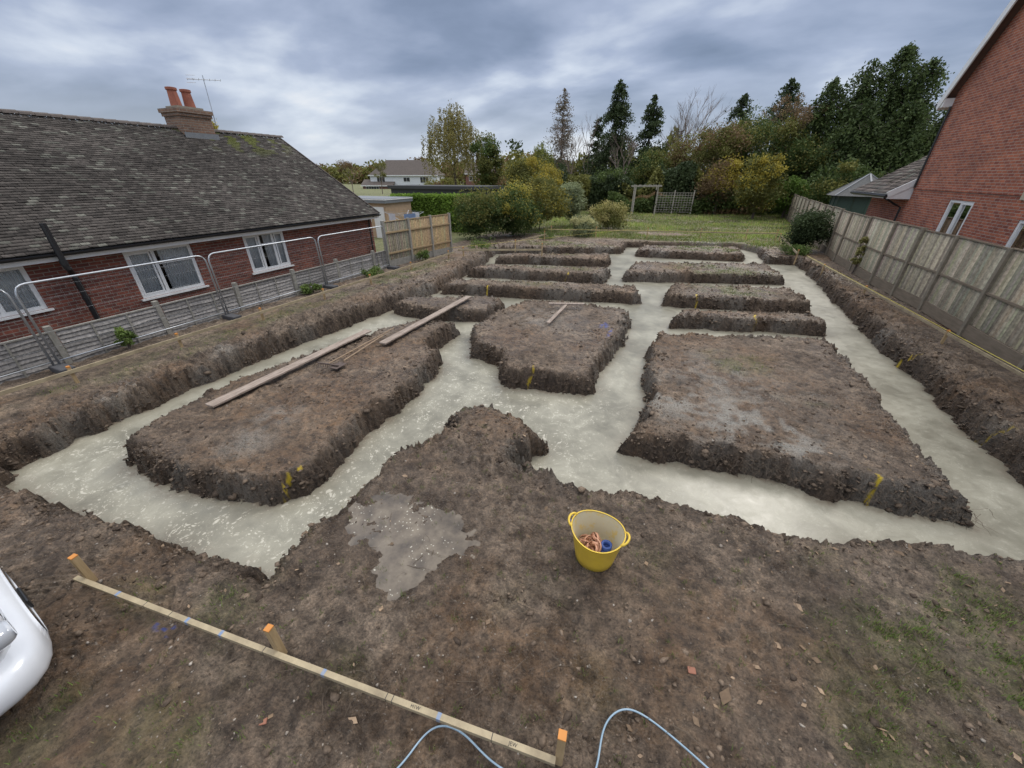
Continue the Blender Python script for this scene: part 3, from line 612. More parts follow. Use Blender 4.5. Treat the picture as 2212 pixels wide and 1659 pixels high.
b=B('extension_eaves',[M_wt,M_blk]);b.box(7.12,7.15,20.95,25.0,2.6,2.76,0);b.box(7.15,XR,20.95,24.95,2.6,2.62,0)
b.face([(7.1,20.93,2.6),(9.3,20.93,2.6),(9.3,20.93,4.1),(7.1,20.93,2.72)],0);b.beam((7.08,20.93,2.74),(9.3,20.93,4.16),.05,.2,0)
b.tube([(7.06,20.95,2.7),(7.06,25,2.7)],.055,1,8);b.tube([(7.06,21.1,2.65),(7.5,21.1,2.4),(7.7,21.1,2.3),(7.7,21.1,0)],.035,1,8);Q_(b.make())
# ------------------------------------------------------------------ FENCES
M_f1=attrmat('weathered_boards',rough=.85,scale=14,amt=.8)
def boards(name,p0,p1,z0,z1,bw,col,par,jit=.25,sag=0,th=.016):
    p0=np.array(p0,float);p1=np.array(p1,float);L=np.linalg.norm(p1-p0);d=(p1-p0)/L;nrm=np.array([-d[1],d[0]])
    n=max(1,int(L/bw));i=np.arange(n);a=i*bw;b_=a+bw*1.12
    tz=z1+rng.normal(0,.006,n);bz=np.full(n,z0)
    o1=np.full(n,.0)+rng.normal(0,.0015,n);o2=o1+th
    def pt(s,z,o):return np.stack([p0[0]+d[0]*s+nrm[0]*o,p0[1]+d[1]*s+nrm[1]*o,z],-1)
    V=np.stack([pt(a,bz,o1),pt(b_,bz,o2),pt(b_,tz,o2),pt(a,tz,o1),pt(a,bz,o1-.012),pt(a,tz,o1-.012),pt(b_,bz,o2-.01),pt(b_,tz,o2-.01)],1).reshape(-1,3)
    k=8*np.arange(n)[:,None];F=np.concatenate([k+np.array([[0,1,2,3]]),k+np.array([[4,0,3,5]]),k+np.array([[3,2,7,5]]),k+np.array([[1,6,7,2]]),k+np.array([[6,4,5,7]])])
    c=np.array([col])*rng.uniform(1-jit,1+jit,(n,1))*(1+rng.normal(0,.04,(n,3)))
    return rawmesh(name,V,F,M_f1,par,col=np.repeat(c,8,0))
FR=[(6.62,2.5),(6.62,10),(6.7,14.3),(6.5,17.5),(6.55,22),(7.3,33),(9.3,55)]
fr=empty('timber_fence')
M_gb=simple('gravel_board',(.23,.18,.13),(.14,.115,.08),6,.9,bmp=.3,stretch=(1,.4,3))
M_post=simple('weathered_post',(.27,.23,.17),(.15,.13,.1),9,.9,bmp=.3)
pb=B('posts_and_rails',[M_post,M_gb])
pts=[]
for a,c in zip(FR,FR[1:]):
    L=math.dist(a,c);n=max(1,round(L/1.86))
    for i in range(n):pts.append((a[0]+(c[0]-a[0])*i/n,a[1]+(c[1]-a[1])*i/n))
pts.append(FR[-1])
for i,(a,c) in enumerate(zip(pts,pts[1:])):
    dz=random.uniform(-.03,.03)
    tone=random.uniform(.85,1.2);boards('boards',(c[0],c[1]),(a[0],a[1]),.3+dz,1.98+dz,.092,(.33*tone,.285*tone,.21*tone),fr,.38)
    pb.beam((a[0],a[1],2.0+dz),(c[0],c[1],2.0+dz),.05,.03,1)
    pb.beam((a[0]-.02,a[1],1.05),(c[0]-.02,c[1],1.05),.03,.05,1)
    pb.beam((a[0]-.005,a[1],.16),(c[0]-.005,c[1],.16),.045,.29,1)
    pb.box(a[0]-.07,a[0]+.05,a[1]-.055,a[1]+.055,-.1,2.03+dz,0)
o=pb.make(fr)
fl=empty('overlap_panel_fence')
y=-2.6;M_w2=attrmat('silver_weathered_wood',rough=.9,scale=18,amt=.9)
cb=B('concrete_posts',[M_conc])
while y<13:
    y2=min(y+1.86,13.1)
    cb.beam((-11.2,y,-.2),(-11.2+random.uniform(-.03,.05),y+random.uniform(-.02,.06),.80),.10,.10,0)
    n=9;seg=14;lean=random.uniform(-.03,.03);V=[];F=[];C=[]
    for k in range(n):
        z0=-.12+k*.088;tone=random.uniform(.6,1.3);ph=random.uniform(0,6);base_=len(V)
        for j in range(seg+1):
            t=j/seg;yy=y+.06+(y2-y-.12)*t;wv=.010*math.sin(ph+t*7)+.007*math.sin(ph*2+t*15)
            V+=[(-11.19+.028+lean*k/9,yy,z0+wv),(-11.19-.006+lean*k/9,yy,z0+.105)];C+=[(.30*tone,.28*tone,.26*tone)]*2
        for j in range(seg):F.append((base_+2*j,base_+2*j+2,base_+2*j+3,base_+2*j+1))
    rawmesh('overlap_boards',V,F,M_w2,fl,col=np.array(C))
    cb.beam((-11.17,y+.05,.69),(-11.17,y2-.05,.69),.045,.03,0)
    for q in(.33,.66):cb.beam((-11.155,y+(y2-y)*q,-.1),(-11.155,y+(y2-y)*q,.68),.03,.012,0)
    y=y2
cb.make(fl)
ft=empty('closeboard_fence')
tp=[(-11.15,13.1),(-11.0,14.55),(-10.8,15.95),(-10.62,17.3)]
cb=B('posts',[M_conc,simple('tan_rail',(.40,.29,.16),rough=.8)])
for i,(a,c) in enumerate(zip(tp,tp[1:])):
    boards('boards',a,c,.25,1.75,.1,[(.32,.28,.2),(.48,.36,.2),(.5,.37,.2)][i],ft,.12)
    cb.beam((*a,.14),(*c,.14),.045,.27,0);cb.beam((*a,1.77),(*c,1.77),.05,.03,1)
    for zz in(.55,1.35):cb.beam((a[0]+.03,a[1],zz),(c[0]+.03,c[1],zz),.05,.06,1)
for a in tp:cb.box(a[0]-.05,a[0]+.06,a[1]-.055,a[1]+.055,-.1,1.82,0)
cb.make(ft)
# ------------------------------------------------------------------ mesh fence
hf=empty('mesh_fence_panels');yp=[-.75,2.75,6.15,9.6,12.95]
b=B('frames',[M_galv]);w_=B('mesh_wires',[M_galv])
for i,(a,c) in enumerate(zip(yp,yp[1:])):
    a+=.04;c-=.04;xo=-10.97+.02*(i%2);r=.02;z1=1.66
    pts=[(xo,a,.03),(xo,a,z1-.18)]+[(xo,a+.18-.18*math.cos(t),z1-.18+.18*math.sin(t)) for t in(.4,.8,1.2,1.57)]+[(xo,c-.18+.18*math.sin(t),z1-.18+.18*math.cos(t)) for t in(0,.4,.8,1.2)]+[(xo,c,z1-.2),(xo,c,.03)]
    b.tube(pts,r,0,8);b.tube([(xo,a,.18),(xo,c,.18)],.015,0,6)
    yy=a+.1
    while yy<c:w_.tube([(xo,yy,.18),(xo,yy,z1-.01 if a+.15<yy<c-.15 else z1-.1)],.0009,0,3,False);yy+=.1
    for zz in(.45,.75,1.05,1.35,1.55):w_.tube([(xo,a,zz),(xo,c,zz)],.001,0,3,False)
b.make(hf,smooth=True);w_.make(hf)
b=B('feet',[simple('recycled_rubber',(.07,.07,.075),rough=.8,bmp=.3)])
for yy in yp:b.box(-11.05,-10.55,yy-.11,yy+.11,-.02,.11)
b.make(hf,bevel=.02)
# ------------------------------------------------------------------ profile boards
def profile(name,pts,z,stakes,w=.045):
    b=B(name,[M_board,M_wood,M_org,M_blu])
    for a,c in zip(pts,pts[1:]):b.beam((a[0],a[1],z),(c[0],c[1],z+random.uniform(-.01,.01)),.022,w,0)
    for (x,y,h) in stakes:
        b.box(x-.024,x+.024,y-.024,y+.024,-.2,h-.03,1);b.box(x-.0245,x+.0245,y-.0245,y+.0245,h-.03,h,2)
    return b.make(None,bevel=.002)
profile('profile_board',[(-9.95,-.6),(-9.9,1.7),(-9.85,6),(-9.8,11),(-9.72,16.1)],.24,[(-9.93,y,.34) for y in(.4,2.6,4.4,6.4,8.5,10.6,13,15.9)],.07)
profile('profile_board',[(-10.15,1),(-10.1,6),(-10.0,12),(-9.9,16)],.17,[],.04)
profile('profile_board',[(6.15,3),(6.1,9),(5.7,15),(5.25,21)],.26,[(6.17,y,.34) for y in(4,7,)]+[(5.95,11.3,.34),(5.7,15.5,.34),(5.4,19,.34)],.06)
profile('profile_board',[(-9.7,16.4),(-6.0,18.0)],.3,[(-9.5,16.55,.42),(-6.05,18.05,.6)],.08)
profile('profile_board',[(-7.9,24.6),(-3,26),(1.6,27),(5.2,28)],.42,[(x,24.6+(x+7.9)*.26,.62) for x in(-7.7,-5,-2,1,3.5,5.1)],.06)
profile('profile_board',[(5.3,27.6),(4.95,21.6)],.3,[(5.0,21.7,.45),(5.2,27.4,.5)],.09)
profile('profile_board',[(-8.2,19.6),(-7.6,23.5)],.3,[(-8.15,19.8,.4),(-7.65,23.2,.5)],.06)
b=B('profile_board',[M_board,M_wood,M_org,M_blu,simple('pencil',(.03,.03,.03))])
A0=Vector((-4.62,.48,.10));A1=Vector((-.12,1.0,.11));b.beam(A0,A1,.04,.04,0)
dd=(A1-A0).normalized()
for s_ in(.55,1.38,1.75,2.75,3.7):b.beam(A0+dd*s_,A0+dd*(s_+.03),.042,.042,3)
for s_ in(.9,1.2,2.2,3.3,3.35,4.1):b.beam(A0+dd*s_,A0+dd*(s_+.006),.0425,.0425,4)
for s_,o_ in((.10,.033),(2.3,.033),(4.55,.033)):
    c=A0+dd*s_+Vector((-dd.y,dd.x,0))*o_*1.4
    Mx=Matrix.Translation((c.x,c.y,0))@Matrix.Rotation(.12,4,'Z')
    b.box(-.026,.026,-.026,.026,-.15,.38,1,Mx);b.box(-.0265,.0265,-.0265,.0265,.38,.392,2,Mx)
pb_=b.make(None,bevel=.002)
for txt,s_ in(('H1W',3.5),('JEW',4.22)):
    cu=bpy.data.curves.new('pencil_lettering','FONT');cu.body=txt;cu.size=.032;cu.materials.append(b.m[4]);t=bpy.data.objects.new('pencil_lettering',cu);COL.objects.link(t)
    q=A0+dd*s_;t.location=(q.x,q.y-.012,q.z+.0222);t.rotation_euler=(0,0,math.atan2(dd.y,dd.x));t.parent=pb_
b=B('string_line',[simple('yellow_string',(.6,.5,.08),rough=.6)]);
b.tube([(-9.9,15.9,.45),(-3,26,.5)],.004,0,4);b.tube([(6.12,9,.32),(5.2,21,.33)],.006,0,4);b.tube([(-8,24,.5),(5.1,27.2,.55)],.006,0,4);b.make()
# ------------------------------------------------------------------ planks and tools
def plank(a,c,w,t):
    b=B('timber_plank',[M_plank]);b.beam(a,c,w,t);return b.make(None,bevel=.004)
plank((-6.65,2.95,.08),(-6.62,6.7,.09),.2,.035)
plank((-5.75,6.15,.10),(-5.75,10.2,.11),.19,.035)
b=B('wooden_tamper',[M_plank]);b.beam((-2.75,8.9,.09),(-2.72,10.5,.12),.09,.04);b.beam((-3.2,10.35,.14),(-2.25,10.7,.14),.11,.05);b.make(None,bevel=.003)
M_rst=simple('rusty_steel',(.16,.12,.1),(.08,.06,.05),20,.6,metal=.5)
M_hnd=simple('worn_handle',(.34,.24,.15),(.2,.14,.09),8,.7)
b=B('garden_rake',[M_hnd,M_rst]);b.tube([(-6.05,4.9,.10),(-6.1,7.0,.12)],.014,0,8)
b.beam((-6.3,4.85,.1),(-5.8,4.9,.1),.03,.02,1)
for k in range(9):b.beam((-6.28+.058*k,4.87,.1),(-6.28+.058*k,4.85,.03),.008,.008,1)
b.make()
b=B('shovel',[M_hnd,M_rst]);b.tube([(-5.85,5.1,.11),(-6.0,6.5,.13)],.016,0,8);b.box(-5.95,-5.75,4.8,5.08,.07,.08,1);b.make()
# ------------------------------------------------------------------ yellow tub
TX,TY=-.22,2.68
M_y=simple('yellow_rubber',(.72,.50,.05),(.60,.40,.05),5,.45)
m,nt,bs=newmat('dusty_yellow');ob=N(nt,'ShaderNodeTexCoord').outputs['Object']
nt.links.new(mix(nt,ramp(nt,noise(nt,ob,9,6,.7),[(.28,0.),(.48,.95)]),(.66,.46,.08),(.58,.53,.38)),bs.inputs['Base Color']);bs.inputs['Roughness'].default_value=.6
M_yi=m
tub=empty('yellow_tub',(TX,TY,.0));tub.scale=(.93,.93,.97);tub.rotation_euler=(math.radians(2),0,0)
b=B('body',[M_y,M_yi]);n=48;H0=.40
def rr(t,off=0):return .205+.06*t+off
def wob(a):return .012*math.cos(2*a+.5)
def rim(a):return .018*math.cos(2*a)
lv=[0,.03,.25,.5,.75,.96,1.0]
for m_,off in((0,0),(1,-.006)):
    for t0,t1 in zip(lv,lv[1:]):
        for k in range(n):
            a0,a1=2*math.pi*k/n,2*math.pi*(k+1)/n
            def pt(a,t):
                r=rr(t,off)+wob(a)*t+(.008 if (t>=.96 and off==0) else 0)+(0 if t>0 else -.012);return (r*math.cos(a),r*math.sin(a),.01+(H0+rim(a))*t)
            q=[pt(a0,t0),pt(a1,t0),pt(a1,t1),pt(a0,t1)]
            b.face(q if off==0 else q[::-1],m_)
for k in range(n):
    a0,a1=2*math.pi*k/n,2*math.pi*(k+1)/n
    def rp(a,off,dz=0):
        r=rr(1,off)+wob(a);return (r*math.cos(a),r*math.sin(a),.01+H0+rim(a)+dz)
    b.face([rp(a0,-.006),rp(a1,-.006),rp(a1,.008),rp(a0,.008)],0)
b.face([(.19*math.cos(2*math.pi*k/n),.19*math.sin(2*math.pi*k/n),.02) for k in range(n)],1)
o=b.make(tub,smooth=True)
for a in(math.radians(175),math.radians(-5)):
    b=B('handle',[M_y]);pts=[]
    for k in range(11):
        t=k/10*math.pi;tang=.085*math.cos(t);o_=.045*math.sin(t);up=.03*math.sin(t)
        ra=.27+o_;da=tang/.27;pts.append((ra*math.cos(a+da),ra*math.sin(a+da),.395+up+rim(a)))
    b.tube(pts,.013,0,8);b.make(tub,smooth=True)
M_st=simple('tan_strap',(.62,.34,.22),(.45,.22,.13),8,.6);b=B('coiled_strap',[M_st])
R=random.Random(5)
for j in range(30):
    cx_,cy_=R.uniform(-.12,.04),R.uniform(-.11,.1);r=R.uniform(.03,.07);a=R.uniform(0,6.28);z_=.10+R.uniform(0,.12);Mx=Matrix.Translation((cx_,cy_,z_))@Matrix.Rotation(R.uniform(-1,1),4,'X')@Matrix.Rotation(R.uniform(-1,1),4,'Y')
    prev=None
    for k in range(15):
        an=a+k*.33;rr_=r*(1+.04*k);p=Vector((rr_*math.cos(an),rr_*math.sin(an),0))
        if prev:
            q=[Mx@(prev+Vector((0,0,-.016))),Mx@(p+Vector((0,0,-.016))),Mx@(p+Vector((0,0,.016))),Mx@(prev+Vector((0,0,.016)))];b.face(q)
        prev=p
o=b.make(tub,smooth=True);sm=o.modifiers.new('s','SOLIDIFY');sm.thickness=.003
M_bt=simple('blue_tape',(.03,.07,.25),rough=.5);b=B('tape_roll',[M_bt,simple('grey_tape',(.3,.3,.3))])
for (cx_,cy_,cz_,m_) in((.10,-.02,.15,0),(.11,-.015,.205,0),(.075,-.09,.13,1)):
    for k in range(20):
        a0,a1=2*math.pi*k/20,2*math.pi*(k+1)/20;c0,s0,c1,s1=math.cos(a0),math.sin(a0),math.cos(a1),math.sin(a1)
        R1,R2=.058,.036;q=lambda c,s,r,z:(cx_+c*r,cy_+s*r,cz_+z)
        b.face([q(c0,s0,R1,0),q(c1,s1,R1,0),q(c1,s1,R1,.05),q(c0,s0,R1,.05)],m_);b.face([q(c0,s0,R2,.05),q(c1,s1,R2,.05),q(c1,s1,R2,0),q(c0,s0,R2,0)],m_);b.face([q(c0,s0,R1,.05),q(c1,s1,R1,.05),q(c1,s1,R2,.05),q(c0,s0,R2,.05)],m_)
b.make(tub,smooth=True)
b=B('garden_trowel',[M_bt,M_galv]);b.tube([(-.58,2.98,.05),(-.49,2.97,.06)],.014,0,8);b.tube([(-.49,2.97,.06),(-.44,2.96,.05)],.006,1,6);b.box(-.44,-.35,2.93,2.99,.035,.04,1);b.make()
# ------------------------------------------------------------------ hoses
def curve(name,pts,r,mat):
    cu=bpy.data.curves.new(name,'CURVE');cu.dimensions='3D';s=cu.splines.new('NURBS');s.points.add(len(pts)-1)
    for p,q in zip(s.points,pts):p.co=(*q,1)
    s.order_u=4;s.use_endpoint_u=True;cu.bevel_depth=r;cu.bevel_resolution=3;cu.resolution_u=10;cu.materials.append(mat)
    o=bpy.data.objects.new(name,cu);COL.objects.link(o);return o
M_h=simple('blue_grey_hose',(.30,.40,.48),(.2,.3,.38),6,.4)
curve('water_hose',[(-1.25,.3,.03),(-1.05,.55,.03),(-1.02,.75,.03),(-.95,.9,.035),(-.75,.93,.03),(-.55,.86,.03),(-.3,.85,.03),(-.05,.95,.03),(.12,1.0,.03),(.14,1.15,.03),(.12,1.35,.035),(.25,1.52,.03),(.45,1.5,.03),(.75,1.4,.03),(1.0,1.3,.03),(1.4,1.1,.03)],.0065,M_h)
b=B('broken_brick',[simple('brick_shard',(.3,.13,.08),rough=.8)]);b.box(-.04,.04,-.02,.02,0,.012,0,Matrix.Translation((-2.1,.42,.01))@Matrix.Rotation(.6,4,'Z'));b.box(-.03,.03,-.03,.02,0,.015,0,Matrix.Translation((.7,1.95,.01))@Matrix.Rotation(.2,4,'Z'));b.make(None,bevel=.006)
# ------------------------------------------------------------------ white van
VN=empty('white_van',(0,0,0))
M_vp=simple('white_car_paint',(.74,.76,.79),(.66,.68,.71),2,.25,coat=.6)
def loft(name,secs,mat,par,n=32,e=3.2):
    V=[];F=[]
    for (y,hw,z0,z1) in secs:
        for k in range(n):
            a=2*math.pi*k/n;c,s=math.cos(a),math.sin(a)
            V.append((hw*math.copysign(abs(c)**(2/e),c),y,(z0+z1)/2+(z1-z0)/2*math.copysign(abs(s)**(2/e),s)))
    for i in range(len(secs)-1):
        for k in range(n):F.append((i*n+k,i*n+(k+1)%n,(i+1)*n+(k+1)%n,(i+1)*n+k))
    F2=F+[tuple(range(n)),tuple(range((len(secs)-1)*n,len(secs)*n))[::-1]]
    me=bpy.data.meshes.new(name);me.from_pydata(V,[],F2);me.materials.append(mat);me.polygons.foreach_set('use_smooth',[True]*len(F2));me.update()
    o=bpy.data.objects.new(name,me);COL.objects.link(o);o.parent=par;s=o.modifiers.new('s','SUBSURF');s.levels=s.render_levels=1;return o
loft('body',[(-.02,.5,.40,.82),(-.06,.70,.36,.90),(-.16,.82,.32,.98),(-.4,.88,.3,1.08),(-.9,.92,.28,1.2),(-1.15,.93,.28,1.32),(-1.8,.93,.28,1.9),(-2.1,.93,.28,1.95),(-4.5,.93,.28,1.95),(-4.65,.88,.3,1.85)],M_vp,VN)
loft('front_bumper',[(.07,.5,.26,.50),(.04,.75,.20,.56),(-.08,.91,.17,.60),(-.28,.965,.17,.62),(-.62,.97,.2,.58),(-.66,.9,.3,.5)],M_vp,VN,e=3.)
b=B('bumper_grille',[M_blk]);b.box(-.12,.12,.07,.09,.33,.42);b.make(VN,bevel=.01)
M_lens,nt_,b_=newmat('headlamp_lens');b_.inputs['Base Color'].default_value=(.42,.44,.47,1);b_.inputs['Roughness'].default_value=.12;b_.inputs['Coat Weight'].default_value=1
for sx in(1,-1):
    loft('headlamp',[(.0,.07,.68,.78),(-.03,.11,.65,.81),(-.14,.14,.65,.84),(-.30,.10,.68,.86)],M_lens,VN,16,2.4).location=(sx*.74,0,0)
    b=B('wheels',[M_blk,M_galv])
    for yy in(-1.15,-3.7):
        b.tube([(sx*.68,yy,.32),(sx*.88,yy,.32)],.32,0,24);b.tube([(sx*.88,yy,.32),(sx*.895,yy,.32)],.2,1,16)
    b.make(VN)
    b=B('side_glass',[M_blk]);b.box(sx*.90,sx*.936,-2.7,-1.75,1.25,1.72);b.make(VN,bevel=.01)
b=B('windscreen',[M_blk]);b.face([(-.8,-1.17,1.36),(.8,-1.17,1.36),(.72,-1.74,1.91),(-.72,-1.74,1.91)]);b.make(VN)
VN.location=(-4.41,.11,0);VN.rotation_euler=(0,0,math.radians(-6))
# ------------------------------------------------------------------ VEGETATION
M_leaf=attrmat('foliage',rough=.65,scale=1.2,trans=.3,amt=.6)
M_bark=simple('bark',(.14,.11,.09),(.07,.055,.045),6,.9,bmp=.4)
M_bk2=simple('bare_twig',(.26,.2,.165),(.15,.115,.095),3,.9)
GREEN=[(.045,.075,.02),(.12,.165,.045)];DARK=[(.024,.040,.017),(.085,.115,.045)];YEL_=[(.22,.19,.03),(.45,.36,.06)];OLIVE=[(.09,.10,.028),(.24,.23,.06)];BRN=[(.13,.09,.045),(.27,.18,.09)];PALEG=[(.16,.19,.10),(.38,.42,.23)]
def lcol(n,pal,cl=None):
    t=rng.random((n,1)) if cl is None else np.clip(cl[:,None]*.75+rng.random((n,1))*.35,0,1)
    return (1-t)*np.array([pal[0]])+t*np.array([pal[1]])
def limbs(b,x,y,z0,h,R,n=7,r=.12,up=.5):
    tp=(x+random.uniform(-.2,.2),y,z0+h*.75)
    b.tube([(x,y,z0-.1),(x+.05,y,z0+h*.3),tp],[r,r*.75,r*.25],0,7)
    for k in range(n):
        a=random.uniform(0,6.28);s=random.uniform(.15,.6)*h;L=R*random.uniform(.5,.95)
        p0=Vector((x,y,z0+s));p1=p0+Vector((math.cos(a)*L*.5,math.sin(a)*L*.5,L*up*.6));p2=p0+Vector((math.cos(a)*L,math.sin(a)*L,L*up*1.1))
        b.tube([p0,p1,p2],[r*.45,r*.28,r*.08],0,5)
def tree(name,x,y,h,R,pal,n=8000,ls=.14,clumps=34,base=.2,z0=0,trunk=True,pal2=None,cr=.24):
    e=empty(name,(x,y,z0));
    b=B('trunk_and_limbs' if trunk else 'stems',[M_bark]);limbs(b,0,0,0,h*(1 if trunk else .85),R*(1 if trunk else .8),n=7 if trunk else 5,r=.12 if trunk else .03);b.make(e)
    zc=h*(base+1)/2;rz=h*(1-base)/2
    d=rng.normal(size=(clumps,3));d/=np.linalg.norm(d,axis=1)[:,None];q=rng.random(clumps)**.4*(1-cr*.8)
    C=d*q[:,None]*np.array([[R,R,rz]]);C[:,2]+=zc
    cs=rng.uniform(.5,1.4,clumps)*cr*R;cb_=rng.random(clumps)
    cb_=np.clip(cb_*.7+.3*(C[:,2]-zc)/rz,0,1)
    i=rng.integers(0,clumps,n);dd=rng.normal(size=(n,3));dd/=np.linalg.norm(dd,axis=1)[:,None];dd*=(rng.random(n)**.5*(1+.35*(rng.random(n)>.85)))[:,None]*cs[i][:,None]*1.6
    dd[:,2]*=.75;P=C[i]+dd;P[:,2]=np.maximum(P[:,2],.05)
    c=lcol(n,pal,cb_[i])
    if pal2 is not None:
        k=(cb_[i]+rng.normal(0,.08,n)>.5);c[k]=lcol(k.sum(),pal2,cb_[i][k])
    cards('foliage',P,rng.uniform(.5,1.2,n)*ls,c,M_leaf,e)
    return e
def conifer(name,x,y,h,R,pal,n=9000,ls=.14,z0=0,nb=150,droop=.35,sparse=1.,base=.06,top=.8):
    e=empty(name,(x,y,z0));b=B('trunk_and_branches',[M_bark]);b.tube([(0,0,-.1),(0,0,h*.5),(0,0,h*.97)],[.16,.1,.02],0,6)
    t=base+(1-base)*rng.random(nb)**.85;a=rng.uniform(0,6.28,nb);L=R*(1-t)**top*rng.uniform(.45,1.2,nb)+.12
    for k in range(0,nb,2):b.tube([(0,0,t[k]*h),(math.cos(a[k])*L[k]*.85,math.sin(a[k])*L[k]*.85,t[k]*h+L[k]*(.25-droop*.7))],[.03,.008],0,3,False)
    b.make(e)
    w_=(L+.25)/(L+.25).sum();i=rng.choice(nb,n,p=w_);u=rng.random(n)**.7
    P=np.stack([np.cos(a[i])*L[i]*u,np.sin(a[i])*L[i]*u,t[i]*h+L[i]*u*.25-droop*L[i]*u*u],-1)+rng.normal(0,1,(n,3))*(.06+.07*L[i][:,None]*np.array([[1,1,.6]]))*sparse
    P[:,2]-=np.abs(rng.normal(0,.16,n))*L[i]*droop*1.5;P[:,2]=np.maximum(P[:,2],.1)
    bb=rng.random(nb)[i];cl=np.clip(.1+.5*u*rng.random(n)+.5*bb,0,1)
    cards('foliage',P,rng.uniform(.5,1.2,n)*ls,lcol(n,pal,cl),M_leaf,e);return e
def bare(name,x,y,h,sp,mat=None,depth=5,r=.14,seed=1,leaf=None):
    R=random.Random(seed);b=B('branches',[mat or M_bk2]);e=empty(name,(x,y,0));ends=[]
    def br(p,d,L,r,k):
        q=p+d*L*.5+Vector((R.uniform(-.04,.04)*L,R.uniform(-.04,.04)*L,0));s=q+(d+Vector((R.uniform(-.12,.12),R.uniform(-.12,.12),.08)))*L*.5
        b.tube([p,q,s],[r,r*.85,r*.62],0,4 if k>2 else 3,False)
        if k<=1:ends.append(s)
        if k<=0:return
        for j in range(3 if k>1 else 4):
            nd=(d+Vector((R.uniform(-1,1),R.uniform(-1,1),R.uniform(-.1,.6)))*sp).normalized();br(q.lerp(s,R.uniform(.2,1)),nd,L*R.uniform(.55,.8),r*.55,k-1)
    br(Vector((0,0,-.1)),Vector((0,0,1)),h*.34,r,depth);b.make(e)
    if leaf:
        E=np.array([tuple(q) for q in ends]);n=leaf[0];P=E[rng.integers(0,len(E),n)]+rng.normal(0,.12,(n,3));cards('foliage',P,rng.uniform(.5,1.2,n)*.08,lcol(n,leaf[1]),M_leaf,e)
    return e
def weeping(name,x,y,h,R,pal,n=9000,strands=170,ls=.12):
    e=empty(name,(x,y,0));b=B('trunk_and_limbs',[M_bark]);limbs(b,0,0,0,h,R*.8,9,.16,.8);b.make(e)
    a=rng.uniform(0,6.28,strands);q=rng.random(strands)**.6;zt=h*(.98-.35*q**2)*rng.uniform(.8,1,strands);ln=h*rng.uniform(.18,.5,strands)
    i=rng.integers(0,strands,n);u=rng.random(n);rad=R*q[i]*(1+.08*u)
    P=np.stack([np.cos(a[i])*rad,np.sin(a[i])*rad,zt[i]-ln[i]*u],-1)+rng.normal(0,.11,(n,3));P[:,2]=np.maximum(P[:,2],.8)
    cards('foliage',P,rng.uniform(.5,1.2,n)*ls,lcol(n,pal,rng.random(strands)[i]),M_leaf,e,asp=.5);return e
weeping('weeping_birch_tree',-29.3,50,11.8,4.0,[(.13,.12,.035),(.34,.29,.10)],22000,280)
tree('deciduous_tree',-24,49,8.2,2.4,OLIVE,9000,pal2=GREEN)
tree('deciduous_tree',-21,53,5.2,2.0,GREEN,5000,pal2=OLIVE)
tree('golden_shrub',-16,44,5.6,3.2,OLIVE,14000,pal2=YEL_,ls=.11,base=.05,clumps=50)
tree('golden_shrub',-12.5,38,3.8,1.8,OLIVE,8000,pal2=YEL_,ls=.10,base=.05)
weeping('weeping_willow_tree',-18.6,54,7.8,1.8,[(.12,.14,.035),(.26,.28,.07)],6500,90)
conifer('larch_tree',-17.8,60,13.3,3.4,[(.14,.11,.075),(.23,.19,.13)],9000,.10,nb=260,droop=.25,sparse=1.1,top=.6)
conifer('fir_tree',-10.6,60,13.8,4.2,DARK,18000,.14,nb=210,droop=.5,top=.62)
conifer('fir_tree',-6.4,62,12.3,3.2,DARK,13000,.14,nb=160,top=.55)
conifer('fir_tree',-13.4,63,10.5,2.6,DARK,8000,.14,nb=130,top=.6)
bare('bare_tree',-14,61,12.5,.5,seed=3)
bare('bare_tree',-2.6,58,13.6,.62,seed=5,r=.16)
bare('bare_tree',-1.0,62,12.5,.6,seed=21,r=.14)
bare('bare_tree',.4,60,11.5,.6,seed=8)
bare('bare_tree',2.6,58,10.5,.6,seed=44,leaf=(2500,BRN))
bare('bare_tree',-8.3,56,9.5,.6,seed=9)
bare('bare_tree',-15.8,58,11,.5,seed=12)
bare('autumn_tree',8.6,50,10.2,.6,seed=51,r=.12,leaf=(5000,BRN))
bare('autumn_tree',21.5,50,12.0,.6,seed=53,r=.14,leaf=(4000,BRN))
bare('autumn_tree',-38.5,25,9.6,.6,seed=31,r=.1,leaf=(3000,YEL_))
bare('autumn_tree',-66,70,7.6,.7,seed=33,r=.12,leaf=(3500,BRN))
bare('autumn_tree',-60,72,6.6,.7,seed=35,r=.12,leaf=(3000,OLIVE))
conifer('fir_tree',3.8,62,11.8,3.4,DARK,12000,.14,nb=170,droop=.5,top=.5)
conifer('fir_tree',8.2,62,13.0,3.8,DARK,14000,.14,nb=190,top=.55)
tree('deciduous_tree',1.8,50,8.6,3.0,OLIVE,11000,pal2=BRN,ls=.11,clumps=55)
tree('deciduous_tree',4.4,54,9.8,3.0,GREEN,11000,pal2=OLIVE,ls=.11,clumps=60)
tree('deciduous_tree',6.6,50,9.4,3.3,GREEN,12000,pal2=OLIVE,ls=.11,clumps=60)
tree('deciduous_tree',9.4,47,7.6,2.4,GREEN,8000,pal2=OLIVE,ls=.11,clumps=45)
tree('golden_shrub',5.4,42,5.6,2.0,OLIVE,10000,pal2=YEL_,base=.02,ls=.10,clumps=50)
tree('deciduous_tree',-1.5,54,7.6,2.6,BRN,8000,pal2=OLIVE,ls=.11,clumps=50)
tree('deciduous_tree',-5,52,6.4,2.6,GREEN,9000,pal2=OLIVE,ls=.11,clumps=50)
tree('deciduous_tree',2.5,46,5.2,2.2,BRN,7000,pal2=YEL_,ls=.10,clumps=40,base=.05)
